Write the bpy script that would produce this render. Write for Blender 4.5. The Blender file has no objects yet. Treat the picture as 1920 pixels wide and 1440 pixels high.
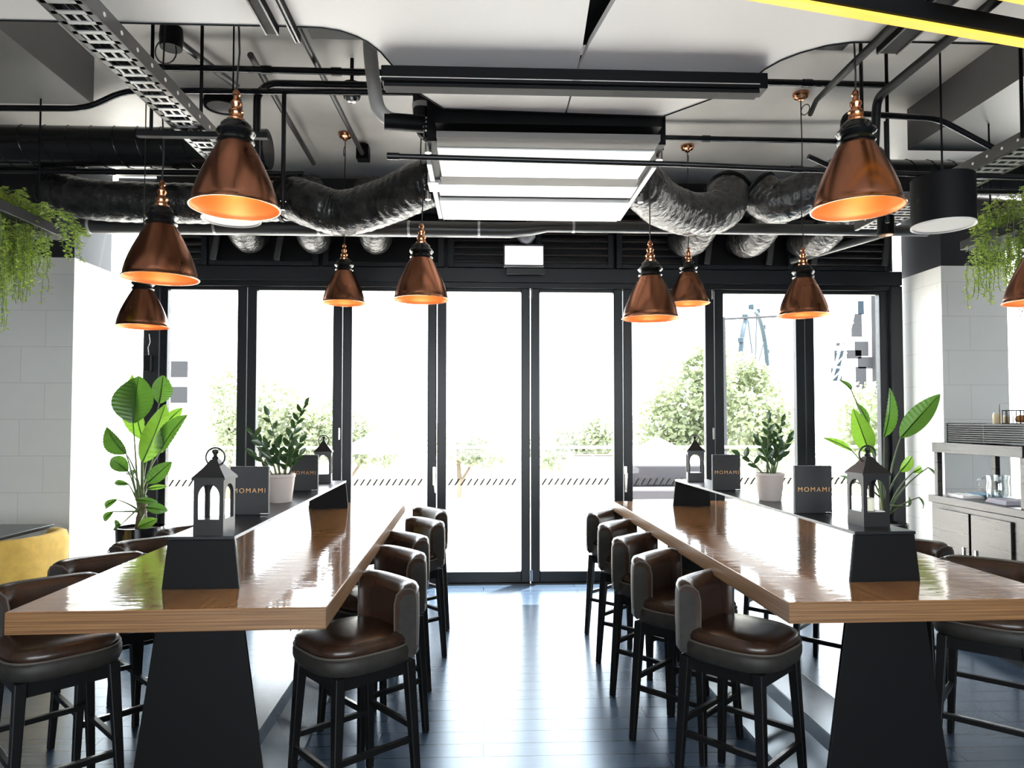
import bpy, bmesh, math, random
from mathutils import Vector, Matrix
R = math.radians
PI = math.pi
sc = bpy.context.scene
C = sc.collection

# ------------------------------------------------------------------ camera, world, sun, exposure
cam = bpy.data.cameras.new('camera')
cam.sensor_width = 36.0
cam.lens = 1300.0 / 1920.0 * 36.0
cam.shift_y = 28.0 / 1920.0
cam.clip_end = 500
cam_o = bpy.data.objects.new('camera', cam)
C.objects.link(cam_o)
cam_o.location = (0, 0, 1.49)
cam_o.rotation_euler = (R(90 + 1.79), 0, R(-2.33))
sc.camera = cam_o

SKY = 8.5
world = bpy.data.worlds.new('sky')
sc.world = world
world.use_nodes = True
wn = world.node_tree
bg = wn.nodes['Background']
bg.inputs['Color'].default_value = (0.90, 0.96, 1.0, 1)
bg.inputs['Strength'].default_value = SKY

sun = bpy.data.lights.new('sun', 'SUN')
sun.energy = 26.0
sun.angle = R(0.8)
sun.color = (1.0, 0.96, 0.88)
sun_o = bpy.data.objects.new('sun', sun)
C.objects.link(sun_o)
sun_o.rotation_euler = Vector((-0.68, -0.84, -2.65)).to_track_quat('-Z', 'Y').to_euler()

sc.view_settings.view_transform = 'Standard'
sc.view_settings.look = 'None'
sc.view_settings.exposure = 0.45
sc.view_settings.gamma = 1.0
sc.view_settings.use_curve_mapping = False
cy = sc.cycles
cy.max_bounces = 8
cy.diffuse_bounces = 4
cy.glossy_bounces = 4
cy.transmission_bounces = 5
cy.transparent_max_bounces = 12
cy.caustics_reflective = False
cy.caustics_refractive = False
cy.sample_clamp_indirect = 8.0


# ------------------------------------------------------------------ materials
def mat(name, col, rough=0.5, metal=0.0, spec=0.5, coat=0.0, coat_rough=0.1, tint=None, emit=None, estr=0.0):
    m = bpy.data.materials.new(name)
    m.use_nodes = True
    b = m.node_tree.nodes['Principled BSDF']
    b.inputs['Base Color'].default_value = (*col, 1)
    b.inputs['Roughness'].default_value = rough
    b.inputs['Metallic'].default_value = metal
    b.inputs['Specular IOR Level'].default_value = spec
    b.inputs['Coat Weight'].default_value = coat
    b.inputs['Coat Roughness'].default_value = coat_rough
    if tint:
        b.inputs['Specular Tint'].default_value = (*tint, 1)
    if emit:
        b.inputs['Emission Color'].default_value = (*emit, 1)
        b.inputs['Emission Strength'].default_value = estr
    return m


def nodes(m):
    return m.node_tree.nodes, m.node_tree.links, m.node_tree.nodes['Principled BSDF']


def vary(m, c1, c2, scale=(8, 8, 8), nscale=1.0, detail=4, bump=0.0, bump_dist=0.002, rough=None, lo=0.35, hi=0.65):
    """noise-driven colour, optional bump and roughness variation"""
    n, l, b = nodes(m)
    tc = n.new('ShaderNodeTexCoord')
    mp = n.new('ShaderNodeMapping')
    mp.inputs['Scale'].default_value = scale
    l.new(tc.outputs['Object'], mp.inputs['Vector'])
    no = n.new('ShaderNodeTexNoise')
    no.inputs['Scale'].default_value = nscale
    no.inputs['Detail'].default_value = detail
    l.new(mp.outputs[0], no.inputs['Vector'])
    cr = n.new('ShaderNodeValToRGB')
    cr.color_ramp.elements[0].position = lo
    cr.color_ramp.elements[1].position = hi
    cr.color_ramp.elements[0].color = (*c1, 1)
    cr.color_ramp.elements[1].color = (*c2, 1)
    l.new(no.outputs['Fac'], cr.inputs[0])
    l.new(cr.outputs[0], b.inputs['Base Color'])
    if bump:
        bu = n.new('ShaderNodeBump')
        bu.inputs['Strength'].default_value = bump
        bu.inputs['Distance'].default_value = bump_dist
        l.new(no.outputs['Fac'], bu.inputs['Height'])
        l.new(bu.outputs[0], b.inputs['Normal'])
    if rough:
        mr = n.new('ShaderNodeMapRange')
        mr.inputs['To Min'].default_value = rough[0]
        mr.inputs['To Max'].default_value = rough[1]
        l.new(no.outputs['Fac'], mr.inputs['Value'])
        l.new(mr.outputs[0], b.inputs['Roughness'])
    return m


def brick_mat(name, c1, c2, mortar, bw, bh, rough, msize=0.004, vec='xy', off=0.5, tint=None, bump=0.3, spec=0.5):
    m = mat(name, c1, rough, tint=tint, spec=spec)
    n, l, b = nodes(m)
    tc = n.new('ShaderNodeTexCoord')
    sx = n.new('ShaderNodeSeparateXYZ')
    l.new(tc.outputs['Object'], sx.inputs[0])
    cx = n.new('ShaderNodeCombineXYZ')
    if vec == 'xy':
        l.new(sx.outputs[0], cx.inputs[0]); l.new(sx.outputs[1], cx.inputs[1])
    else:
        ad = n.new('ShaderNodeMath'); ad.operation = 'ADD'
        l.new(sx.outputs[0], ad.inputs[0]); l.new(sx.outputs[1], ad.inputs[1])
        l.new(ad.outputs[0], cx.inputs[0]); l.new(sx.outputs[2], cx.inputs[1])
    br = n.new('ShaderNodeTexBrick')
    br.offset = off
    br.inputs['Scale'].default_value = 1.0
    br.inputs['Brick Width'].default_value = bw
    br.inputs['Row Height'].default_value = bh
    br.inputs['Mortar Size'].default_value = msize
    br.inputs['Mortar Smooth'].default_value = 0.2
    br.inputs['Color1'].default_value = (*c1, 1)
    br.inputs['Color2'].default_value = (*c2, 1)
    br.inputs['Mortar'].default_value = (*mortar, 1)
    l.new(cx.outputs[0], br.inputs['Vector'])
    no = n.new('ShaderNodeTexNoise')
    mp = n.new('ShaderNodeMapping')
    mp.inputs['Scale'].default_value = (3, 40, 3) if vec == 'xy' else (6, 6, 6)
    l.new(tc.outputs['Object'], mp.inputs[0]); l.new(mp.outputs[0], no.inputs['Vector'])
    no.inputs['Scale'].default_value = 1.0
    no.inputs['Detail'].default_value = 5
    mx = n.new('ShaderNodeMix'); mx.data_type = 'RGBA'; mx.blend_type = 'MULTIPLY'
    mx.inputs[0].default_value = 0.35 if vec == 'xy' else 0.06
    l.new(br.outputs['Color'], mx.inputs[6]); l.new(no.outputs['Fac'], mx.inputs[7])
    l.new(mx.outputs[2], b.inputs['Base Color'])
    iv = n.new('ShaderNodeMath'); iv.operation = 'SUBTRACT'; iv.inputs[0].default_value = 1.0
    l.new(br.outputs['Fac'], iv.inputs[1])
    ad2 = n.new('ShaderNodeMath'); ad2.operation = 'MULTIPLY_ADD'
    ad2.inputs[1].default_value = 0.10 if vec == 'xy' else 0.0
    l.new(no.outputs['Fac'], ad2.inputs[0]); l.new(iv.outputs[0], ad2.inputs[2])
    bu = n.new('ShaderNodeBump'); bu.inputs['Strength'].default_value = bump; bu.inputs['Distance'].default_value = 0.002
    l.new(ad2.outputs[0], bu.inputs['Height']); l.new(bu.outputs[0], b.inputs['Normal'])
    if vec == 'xy':
        sm = n.new('ShaderNodeMapRange'); sm.inputs['To Min'].default_value = spec; sm.inputs['To Max'].default_value = 0.38
        l.new(br.outputs['Fac'], sm.inputs['Value']); l.new(sm.outputs[0], b.inputs['Specular IOR Level'])
    return m


def leaf_mat(name, c, trans, rough=0.4, fac=0.45):
    m = mat(name, c, rough)
    n, l, b = nodes(m)
    t = n.new('ShaderNodeBsdfTranslucent')
    t.inputs['Color'].default_value = (*trans, 1)
    mx = n.new('ShaderNodeMixShader')
    mx.inputs[0].default_value = fac
    out = n['Material Output']
    l.new(b.outputs[0], mx.inputs[1]); l.new(t.outputs[0], mx.inputs[2]); l.new(mx.outputs[0], out.inputs[0])
    return m


def glass_mat(name, tintc=(1, 1, 1), f0=0.02):
    m = bpy.data.materials.new(name)
    m.use_nodes = True
    n, l = m.node_tree.nodes, m.node_tree.links
    n.remove(n['Principled BSDF'])
    tr = n.new('ShaderNodeBsdfTransparent'); tr.inputs[0].default_value = (*tintc, 1)
    gl = n.new('ShaderNodeBsdfGlossy'); gl.inputs['Roughness'].default_value = 0.02
    lw = n.new('ShaderNodeLayerWeight'); lw.inputs[0].default_value = 0.5
    pw = n.new('ShaderNodeMath'); pw.operation = 'POWER'; pw.inputs[1].default_value = 4.0
    ma = n.new('ShaderNodeMath'); ma.operation = 'MULTIPLY_ADD'; ma.inputs[1].default_value = 0.5; ma.inputs[2].default_value = f0
    l.new(lw.outputs['Facing'], pw.inputs[0]); l.new(pw.outputs[0], ma.inputs[0])
    mx = n.new('ShaderNodeMixShader')
    l.new(ma.outputs[0], mx.inputs[0]); l.new(tr.outputs[0], mx.inputs[1]); l.new(gl.outputs[0], mx.inputs[2])
    l.new(mx.outputs[0], n['Material Output'].inputs[0])
    return m


M = {}
M['floor'] = brick_mat('dark_plank_floor', (0.045, 0.072, 0.115), (0.060, 0.090, 0.138), (0.004, 0.005, 0.007), 1.3, 0.125, 0.24, 0.003, 'xy', 0.37, tint=(0.50, 0.76, 1.0), bump=0.25, spec=0.9)  # blue-black planks; the sky's blue cast is added through colour and specular tint
M['slab'] = vary(mat('painted_concrete', (0.6, 0.58, 0.55), 0.38), (0.42, 0.405, 0.385), (0.56, 0.54, 0.515), (1.5, 1.5, 1.5), 1.0, 6, bump=0.1, bump_dist=0.01)
M['bulkhead'] = mat('shaded_bulkhead_grey', (0.10, 0.098, 0.094), 0.45)  # grey darkened against strong floor bounce, so shade sits in the colour
M['soffit'] = mat('white_soffit_paint', (0.86, 0.84, 0.815), 0.45)
M['wall'] = mat('dark_wall_paint', (0.05, 0.05, 0.055), 0.6)
M['pale_wall'] = mat('pale_wall_paint', (0.07, 0.069, 0.067), 0.6)
M['tile'] = brick_mat('grey_wall_tile', (0.76, 0.755, 0.72), (0.79, 0.785, 0.75), (0.62, 0.615, 0.58), 0.56, 0.30, 0.45, 0.003, 'xz', 0.35, bump=0.15)
M['column_dark'] = mat('dark_bulkhead_paint', (0.018, 0.0185, 0.021), 0.45, spec=0.3)
M['frame'] = mat('black_anodised_frame', (0.016, 0.018, 0.021), 0.35, 0.0, spec=0.3)
M['glass'] = glass_mat('clear_glass')
M['decal'] = mat('dark_glass_marking', (0.10, 0.09, 0.07), 0.6)
M['black'] = mat('black_powder_coat', (0.0045, 0.0045, 0.005), 0.5, spec=0.12)
M['black_satin'] = mat('black_satin_steel', (0.010, 0.011, 0.013), 0.28, spec=0.4)
M['beam_steel'] = mat('sky_tinted_steel', (0.05, 0.065, 0.085), 0.22, spec=1.0, tint=(0.7, 0.86, 1.0))  # blue of the reflected sky is put into the colour and specular tint
M['black_matt'] = mat('black_matt', (0.005, 0.005, 0.0055), 0.6, spec=0.15)
M['steel'] = vary(mat('brushed_steel', (0.075, 0.073, 0.071), 0.32, 1.0), (0.070, 0.068, 0.066), (0.082, 0.080, 0.078), (2, 2, 60), 1.0, 3, rough=(0.22, 0.36))
M['dark_steel'] = mat('dark_steel', (0.045, 0.045, 0.045), 0.35, 1.0)
M['chrome'] = mat('satin_nickel', (0.75, 0.73, 0.70), 0.25, 1.0)
M['galv'] = vary(mat('galvanised_sheet', (0.62, 0.62, 0.61), 0.35, 0.3), (0.56, 0.56, 0.55), (0.68, 0.68, 0.67), (6, 6, 6), 1.0, 4)
M['panel_white'] = mat('white_sheet_metal', (0.80, 0.79, 0.77), 0.4)
M['filter'] = mat('grey_filter_mesh', (0.16, 0.15, 0.14), 0.7)
M['pipe'] = mat('black_gloss_pipe', (0.010, 0.010, 0.011), 0.25, spec=0.35)
M['grey_pipe'] = mat('grey_painted_pipe', (0.065, 0.063, 0.061), 0.3)
M['white_pipe'] = mat('pale_wrapped_pipe', (0.62, 0.60, 0.57), 0.3)
M['tray'] = mat('galvanised_tray', (0.42, 0.42, 0.41), 0.35, 0.5)
M['foil'] = vary(mat('black_foil_duct', (0.02, 0.02, 0.02), 0.26, 0.3), (0.018, 0.018, 0.017), (0.04, 0.039, 0.037), (14, 14, 14), 1.0, 5, bump=0.9, bump_dist=0.02)
M['foil_grey'] = vary(mat('silver_foil_duct', (0.08, 0.077, 0.074), 0.25, 0.5), (0.055, 0.053, 0.051), (0.10, 0.097, 0.093), (22, 22, 22), 1.0, 5, bump=0.8, bump_dist=0.02)
M['spiral'] = mat('black_spiral_duct', (0.016, 0.016, 0.017), 0.26, 0.2)
M['wood_top'] = vary(mat('varnished_oak_top', (0.25, 0.115, 0.045), 0.10, coat=1.0, coat_rough=0.05), (0.34, 0.145, 0.045), (0.56, 0.265, 0.09), (45, 1.6, 6), 1.0, 6, bump=0.06, bump_dist=0.003)
_n, _l, _b = nodes(M['wood_top'])
_tc = _n.new('ShaderNodeTexCoord'); _mp = _n.new('ShaderNodeMapping'); _mp.inputs['Scale'].default_value = (7, 26, 1)
_no = _n.new('ShaderNodeTexNoise'); _no.inputs['Scale'].default_value = 1.0; _no.inputs['Detail'].default_value = 3
_bu = _n.new('ShaderNodeBump'); _bu.inputs['Strength'].default_value = 0.22; _bu.inputs['Distance'].default_value = 0.004
_l.new(_tc.outputs['Object'], _mp.inputs[0]); _l.new(_mp.outputs[0], _no.inputs['Vector']); _l.new(_no.outputs['Fac'], _bu.inputs['Height'])
_l.new(_bu.outputs[0], _b.inputs['Coat Normal']); _l.new(_bu.outputs[0], _b.inputs['Normal'])
M['wood_edge'] = vary(mat('oak_edge', (0.25, 0.13, 0.055), 0.35), (0.12, 0.056, 0.021), (0.27, 0.14, 0.056), (2.0, 2.0, 210), 1.0, 6)
M['leather'] = vary(mat('brown_leather', (0.060, 0.034, 0.022), 0.27), (0.028, 0.0150, 0.0098), (0.040, 0.0205, 0.0125), (14, 14, 14), 1.0, 3, bump=0.05, bump_dist=0.002)
M['taupe'] = vary(mat('taupe_leather', (0.10, 0.092, 0.078), 0.55, spec=0.3), (0.017, 0.0158, 0.0135), (0.026, 0.0240, 0.0205), (30, 30, 30), 1.0, 4, bump=0.12, bump_dist=0.003)
M['piping'] = mat('pale_piping', (0.075, 0.064, 0.054), 0.5)
M['stool_black'] = mat('black_stained_wood', (0.006, 0.0058, 0.0058), 0.34, spec=0.25)
M['copper'] = vary(mat('aged_copper', (0.36, 0.15, 0.085), 0.26, 1.0), (0.33, 0.135, 0.078), (0.40, 0.165, 0.094), (18, 18, 2), 1.0, 2, rough=(0.22, 0.30))
M['copper_in'] = mat('bright_copper_lining', (0.86, 0.33, 0.12), 0.45, 0.3)
M['copper_bright'] = mat('polished_copper', (0.62, 0.27, 0.14), 0.22, 1.0)
M['bulb'] = mat('glowing_bulb', (1, 0.8, 0.5), 0.5, emit=(1.0, 0.62, 0.28), estr=2.5)
M['collar'] = mat('black_lamp_collar', (0.006, 0.006, 0.006), 0.15, spec=0.5)
M['cord'] = mat('black_cord', (0.01, 0.01, 0.01), 0.6)
M['diffuser'] = mat('white_diffuser', (0.72, 0.71, 0.68), 0.5)
M['sign'] = mat('lit_sign_face', (0.8, 0.8, 0.82), 0.4, emit=(0.93, 0.92, 1.0), estr=0.75)
M['led'] = mat('yellow_led_strip', (0.8, 0.6, 0.1), 0.5, emit=(1.0, 0.62, 0.07), estr=0.62)
M['menu'] = mat('charcoal_card', (0.016, 0.0165, 0.019), 0.55)
M['gold'] = mat('gold_foil', (0.90, 0.50, 0.20), 0.5, 0.1)
M['lantern'] = mat('black_metal_lantern', (0.014, 0.0135, 0.0135), 0.38, spec=0.4)
M['wax'] = mat('cream_wax', (0.75, 0.72, 0.55), 0.5)
M['pot_white'] = mat('blush_white_ceramic', (0.68, 0.60, 0.56), 0.45)
M['pot_black'] = mat('black_glazed_pot', (0.010, 0.010, 0.011), 0.12)
M['soil'] = mat('potting_soil', (0.03, 0.02, 0.013), 0.9)
M['leaf_zz'] = leaf_mat('dark_glossy_leaf', (0.020, 0.050, 0.020), (0.05, 0.10, 0.02), 0.25, 0.22)
M['leaf_big'] = leaf_mat('paddle_leaf', (0.035, 0.10, 0.022), (0.07, 0.16, 0.018), 0.30, 0.4)
M['leaf_pale'] = leaf_mat('pale_paddle_leaf', (0.07, 0.17, 0.03), (0.15, 0.29, 0.025), 0.35, 0.5)
M['stem'] = mat('green_stem', (0.10, 0.14, 0.05), 0.5)
M['trunk'] = mat('brown_trunk', (0.10, 0.075, 0.045), 0.8)
M['fern'] = leaf_mat('trailing_leaf', (0.34, 0.46, 0.09), (0.60, 0.75, 0.14), 0.45, 0.45)
M['yellow'] = vary(mat('mustard_velvet', (0.65, 0.42, 0.09), 0.8), (0.60, 0.38, 0.08), (0.70, 0.46, 0.10), (20, 20, 20), 1.0, 3)
M['cloth_lilac'] = mat('lilac_grey_linen', (0.42, 0.40, 0.45), 0.9)
M['cloth_blue'] = mat('blue_linen', (0.16, 0.33, 0.46), 0.9)
M['paper'] = mat('white_paper', (0.8, 0.8, 0.78), 0.7)
M['bread'] = vary(mat('baked_crust', (0.45, 0.20, 0.07), 0.7), (0.35, 0.14, 0.04), (0.60, 0.30, 0.11), (25, 25, 25), 1.0, 4)
M['jar'] = mat('cream_jar', (0.72, 0.62, 0.38), 0.4)
M['jug_glass'] = glass_mat('pressed_glass', (0.93, 0.95, 0.95), 0.12)
M['terrace'] = vary(mat('pale_terrace_paving', (0.62, 0.60, 0.57), 0.7), (0.56, 0.55, 0.52), (0.68, 0.66, 0.63), (1.2, 1.2, 1.2), 1.0, 4)
M['ground'] = mat('pale_ground', (0.42, 0.40, 0.36), 0.9)
M['facade'] = mat('white_render', (0.80, 0.79, 0.77), 0.7)
M['facade_grey'] = mat('grey_cladding', (0.028, 0.029, 0.032), 0.6, spec=0.1)
M['facade_blue'] = mat('blue_grey_glazing', (0.013, 0.021, 0.029), 0.5, spec=0.1)
M['wheel_blue'] = mat('pale_blue_steel', (0.024, 0.038, 0.048), 0.5, spec=0.1)
M['canvas'] = mat('white_canvas', (0.82, 0.81, 0.79), 0.8)
M['tree'] = leaf_mat('garden_leaf', (0.18, 0.21, 0.125), (0.24, 0.28, 0.15), 0.5, 0.45)
M['tree_grey'] = leaf_mat('grey_green_leaf', (0.19, 0.22, 0.15), (0.26, 0.30, 0.16), 0.6, 0.4)
M['outdoor_grey'] = mat('grey_outdoor_fabric', (0.040, 0.038, 0.044), 0.9)


# ------------------------------------------------------------------ mesh builder
class MB:
    def __init__(s):
        s.v, s.f, s.mi = [], [], []

    def add(s, verts, faces, mi=0):
        o = len(s.v)
        s.v += [tuple(p) for p in verts]
        for f in faces:
            s.f.append([i + o for i in f]); s.mi.append(mi)
        return s

    def box(s, c, d, rz=0.0, mi=0, rot=None):
        hx, hy, hz = d[0] / 2, d[1] / 2, d[2] / 2
        pts = [Vector((x, y, z)) for z in (-hz, hz) for y in (-hy, hy) for x in (-hx, hx)]
        m = rot if rot is not None else Matrix.Rotation(rz, 3, 'Z')
        pts = [m @ p + Vector(c) for p in pts]
        return s.add(pts, [(0, 2, 3, 1), (4, 5, 7, 6), (0, 1, 5, 4), (2, 6, 7, 3), (0, 4, 6, 2), (1, 3, 7, 5)], mi)

    def bar(s, a, b, w, h=None, mi=0, taper=1.0):
        """square-section bar from a to b"""
        a, b = Vector(a), Vector(b)
        h = h or w
        d = (b - a).normalized()
        up = Vector((0, 0, 1)) if abs(d.z) < 0.95 else Vector((0, 1, 0))
        x = d.cross(up).normalized(); y = x.cross(d).normalized()
        P = []
        for p, k in ((a, 1.0), (b, taper)):
            for sx, sy in ((-1, -1), (1, -1), (1, 1), (-1, 1)):
                P.append(p + x * (sx * w * k / 2) + y * (sy * h * k / 2))
        return s.add(P, [(0, 1, 2, 3), (7, 6, 5, 4), (0, 4, 5, 1), (1, 5, 6, 2), (2, 6, 7, 3), (3, 7, 4, 0)], mi)

    def tube(s, pts, r, n=10, caps=True, mi=0):
        pts = [Vector(p) for p in pts]
        rs = r if isinstance(r, (list, tuple)) else [r] * len(pts)
        V, F = [], []
        prev = None
        for i, p in enumerate(pts):
            if i == 0: d = pts[1] - p
            elif i == len(pts) - 1: d = p - pts[i - 1]
            else: d = (pts[i + 1] - p).normalized() + (p - pts[i - 1]).normalized()
            d.normalize()
            if prev is None:
                up = Vector((0, 0, 1)) if abs(d.z) < 0.9 else Vector((0, 1, 0))
                x = d.cross(up).normalized()
            else:
                x = (prev - d * prev.dot(d)).normalized()
            prev = x
            y = d.cross(x)
            for k in range(n):
                a = 2 * PI * k / n
                V.append(p + (x * math.cos(a) + y * math.sin(a)) * rs[i])
        m = len(pts)
        for i in range(m - 1):
            for k in range(n):
                k2 = (k + 1) % n
                F.append((i * n + k, i * n + k2, (i + 1) * n + k2, (i + 1) * n + k))
        if caps:
            F.append(tuple(range(n - 1, -1, -1)))
            F.append(tuple((m - 1) * n + k for k in range(n)))
        return s.add(V, F, mi)

    def lathe(s, prof, n=32, c=(0, 0, 0), mi=0, close=False):
        V, F = [], []
        for r, z in prof:
            for k in range(n):
                a = 2 * PI * k / n
                V.append((c[0] + r * math.cos(a), c[1] + r * math.sin(a), c[2] + z))
        m = len(prof)
        for i in range(m - 1):
            for k in range(n):
                k2 = (k + 1) % n
                F.append((i * n + k, i * n + k2, (i + 1) * n + k2, (i + 1) * n + k))
        if close:
            F.append(tuple(range(n - 1, -1, -1)))
            F.append(tuple((m - 1) * n + k for k in range(n)))
        return s.add(V, F, mi)

    def prism(s, poly, z0, z1, mi=0):
        n = len(poly)
        V = [(x, y, z0) for x, y in poly] + [(x, y, z1) for x, y in poly]
        F = [tuple(range(n - 1, -1, -1)), tuple(range(n, 2 * n))]
        F += [(i, (i + 1) % n, n + (i + 1) % n, n + i) for i in range(n)]
        return s.add(V, F, mi)

    def loft(s, rings, mi=0, cap0=True, cap1=True):
        n = len(rings[0])
        V = [p for r in rings for p in r]
        F = []
        for i in range(len(rings) - 1):
            for k in range(n):
                k2 = (k + 1) % n
                F.append((i * n + k, i * n + k2, (i + 1) * n + k2, (i + 1) * n + k))
        if cap0: F.append(tuple(range(n - 1, -1, -1)))
        if cap1: F.append(tuple((len(rings) - 1) * n + k for k in range(n)))
        return s.add(V, F, mi)

    def sheet(s, rows, mi=0):
        n = len(rows[0])
        V = [p for r in rows for p in r]
        F = [(i * n + k, i * n + k + 1, (i + 1) * n + k + 1, (i + 1) * n + k) for i in range(len(rows) - 1) for k in range(n - 1)]
        return s.add(V, F, mi)

    def build(s, name, mats, parent=None, smooth=35, bevel=0.0, loc=None):
        me = bpy.data.meshes.new(name)
        me.from_pydata(s.v, [], s.f)
        mats = mats if isinstance(mats, (list, tuple)) else [mats]
        for m in mats: me.materials.append(m)
        for p, i in zip(me.polygons, s.mi): p.material_index = i
        bm = bmesh.new(); bm.from_mesh(me)
        bmesh.ops.recalc_face_normals(bm, faces=bm.faces)
        bm.to_mesh(me); bm.free()
        me.update()
        if smooth:
            for p in me.polygons: p.use_smooth = True
            me.set_sharp_from_angle(angle=R(smooth))
        o = bpy.data.objects.new(name, me)
        C.objects.link(o)
        if parent: o.parent = parent
        if loc: o.location = loc
        if bevel:
            b = o.modifiers.new('bevel', 'BEVEL')
            b.width = bevel; b.segments = 2; b.limit_method = 'ANGLE'; b.angle_limit = R(40)
            b.harden_normals = False
        return o


def tag(o, label, cat, group=None, kind=None):
    o['label'] = label; o['category'] = cat
    if group: o['group'] = group
    if kind: o['kind'] = kind
    return o


def thing(name, label, cat, loc=(0, 0, 0), rz=0.0, group=None):
    o = bpy.data.objects.new(name, None)
    o.empty_display_size = 0.1
    C.objects.link(o)
    o.location = loc; o.rotation_euler = (0, 0, rz)
    return tag(o, label, cat, group)


def struct(o, label=None, cat=None):
    o['kind'] = 'structure'
    if label: o['label'] = label
    if cat: o['category'] = cat
    return o


def copy_tree(o, parent=None):
    c = o.copy(); C.objects.link(c); c.parent = parent
    for ch in list(o.children): copy_tree(ch, c)
    return c


def place(proto, first, loc, rz, label, group=None):
    o = proto if first else copy_tree(proto)
    o.location = loc; o.rotation_euler = (0, 0, rz)
    o['label'] = label
    if group: o['group'] = group
    return o


def smooth_path(pts, k=6):
    """Catmull-Rom through points"""
    P = [Vector(p) for p in pts]
    P = [P[0] * 2 - P[1]] + P + [P[-1] * 2 - P[-2]]
    out = []
    for i in range(1, len(P) - 2):
        for j in range(k):
            t = j / k
            a, b, c, d = P[i - 1], P[i], P[i + 1], P[i + 2]
            out.append(0.5 * ((2 * b) + (c - a) * t + (2 * a - 5 * b + 4 * c - d) * t * t + (3 * b - a - 3 * c + d) * t ** 3))
    out.append(P[-2])
    return out


def round_path(pts, rad, k=5):
    """polyline with rounded corners"""
    P = [Vector(p) for p in pts]
    out = [P[0]]
    for i in range(1, len(P) - 1):
        a, b, c = P[i - 1], P[i], P[i + 1]
        r = min(rad, (a - b).length * 0.45, (c - b).length * 0.45)
        s, e = b + (a - b).normalized() * r, b + (c - b).normalized() * r
        for j in range(k + 1):
            t = j / k
            out.append(s * (1 - t) ** 2 + b * 2 * t * (1 - t) + e * t * t)
    out.append(P[-1])
    return out


WY = 6.40          # glazed wall
SLAB = 3.75
SOF = 2.95

# ------------------------------------------------------------------ the setting
struct(MB().box((0.75, 1.2, -0.05), (11.5, 10.6, 0.1)).build('floor', M['floor'], smooth=0))
struct(MB().box((0.75, 1.25, SLAB + 0.1), (11.5, 10.5, 0.2)).build('ceiling', M['slab'], smooth=0))
# side and rear walls of the dining room; unseen openings added and sized for fill light
struct(MB().box((-5.05, 1.2, 1.88), (0.1, 10.6, 3.74)).build('wall_left', M['pale_wall'], smooth=0))
wr = MB()
wr.box((6.55, 1.2, 0.2), (0.1, 10.6, 0.4)); wr.box((6.55, 1.2, 3.3), (0.1, 10.6, 0.9))
wr.box((6.55, 0.6, 1.6), (0.1, 9.4, 2.5))
for y in (5.3, 6.4): wr.box((6.55, y, 1.6), (0.1, 0.2, 2.5))
struct(wr.build('wall_right', M['wall'], smooth=0))
wb = MB()
wb.box((0.75, -4.05, 0.3), (11.5, 0.1, 0.6)); wb.box((0.75, -4.05, 3.3), (11.5, 0.1, 0.9))
for xa, xb in ((-5.0, -2.8), (3.8, 6.5)): wb.box(((xa + xb) / 2, -4.05, 1.7), (xb - xa, 0.1, 2.4))
struct(wb.build('wall_back', M['wall'], smooth=0))

# dropped white ceiling in two petals with a tapering gap
left = [(-4.98, -3.9), (-4.98, 2.565), (-0.707, 2.555), (-0.60, 2.56), (-0.537, 2.577), (-0.487, 2.61), (-0.45, 2.65), (-0.41, 2.72), (-0.385, 2.80),
        (-0.365, 2.86), (-0.334, 2.995), (-0.189, 3.21), (0.385, 3.235), (0.386, 2.825), (0.383, 2.64), (0.366, 2.35), (0.31, 2.05), (0.20, 1.7), (0.05, 1.35), (-0.2, 0.9), (-0.9, -3.9)]
right = [(0.394, 2.825), (0.392, 3.235), (0.86, 3.25), (1.126, 2.956), (1.150, 2.85), (1.165, 2.79), (1.20, 2.72), (1.252, 2.66), (1.33, 2.605), (1.42, 2.577), (1.6, 2.565),
         (6.48, 2.565), (6.48, -3.9), (1.6, -3.9), (1.0, 0.9), (0.78, 1.35), (0.62, 1.7), (0.52, 2.05), (0.455, 2.35), (0.408, 2.64)]
struct(MB().prism(left, SOF, SOF + 0.03).build('trim_1', M['soffit'], smooth=0), 'white dropped ceiling panel left of the curved dark gap', 'ceiling panel')
struct(MB().prism(right, SOF, SOF + 0.03).build('trim_2', M['soffit'], smooth=0), 'white dropped ceiling panel right of the curved dark gap', 'ceiling panel')
for nm, pl, i0, i1 in (('left', left, 1, 13), ('right', right, 1, 12)):
    e_ = bpy.data.objects['trim_1' if nm == 'left' else 'trim_2']
    MB().tube([(x, y, SOF - 0.001) for x, y in pl[i0:i1]], 0.0035, 6).build('edge_shade_line', M['black_matt'], e_)  # thin black line added to draw the shadow gap along the panel edge
struct(MB().box((0.4, 1.0, SOF + 0.10), (2.2, 3.6, 0.02)).build('trim_13', M['black_matt'], smooth=0), 'black sheet added as shade above the curved gap in the white ceiling', 'ceiling panel')  # dark sheet added so the gap reads as unlit depth
# lower bulkheads along both sides of the slab
struct(MB().box((-3.7, 3.0, 3.60), (2.55, 2.7, 0.30)).build('trim_3', M['bulkhead'], smooth=0), 'grey bulkhead below the ceiling at far left', 'bulkhead')
struct(MB().box((4.77, 3.4, 3.60), (3.40, 2.9, 0.30)).build('trim_4', M['bulkhead'], smooth=0), 'grey bulkhead below the ceiling at far right', 'bulkhead')

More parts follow.
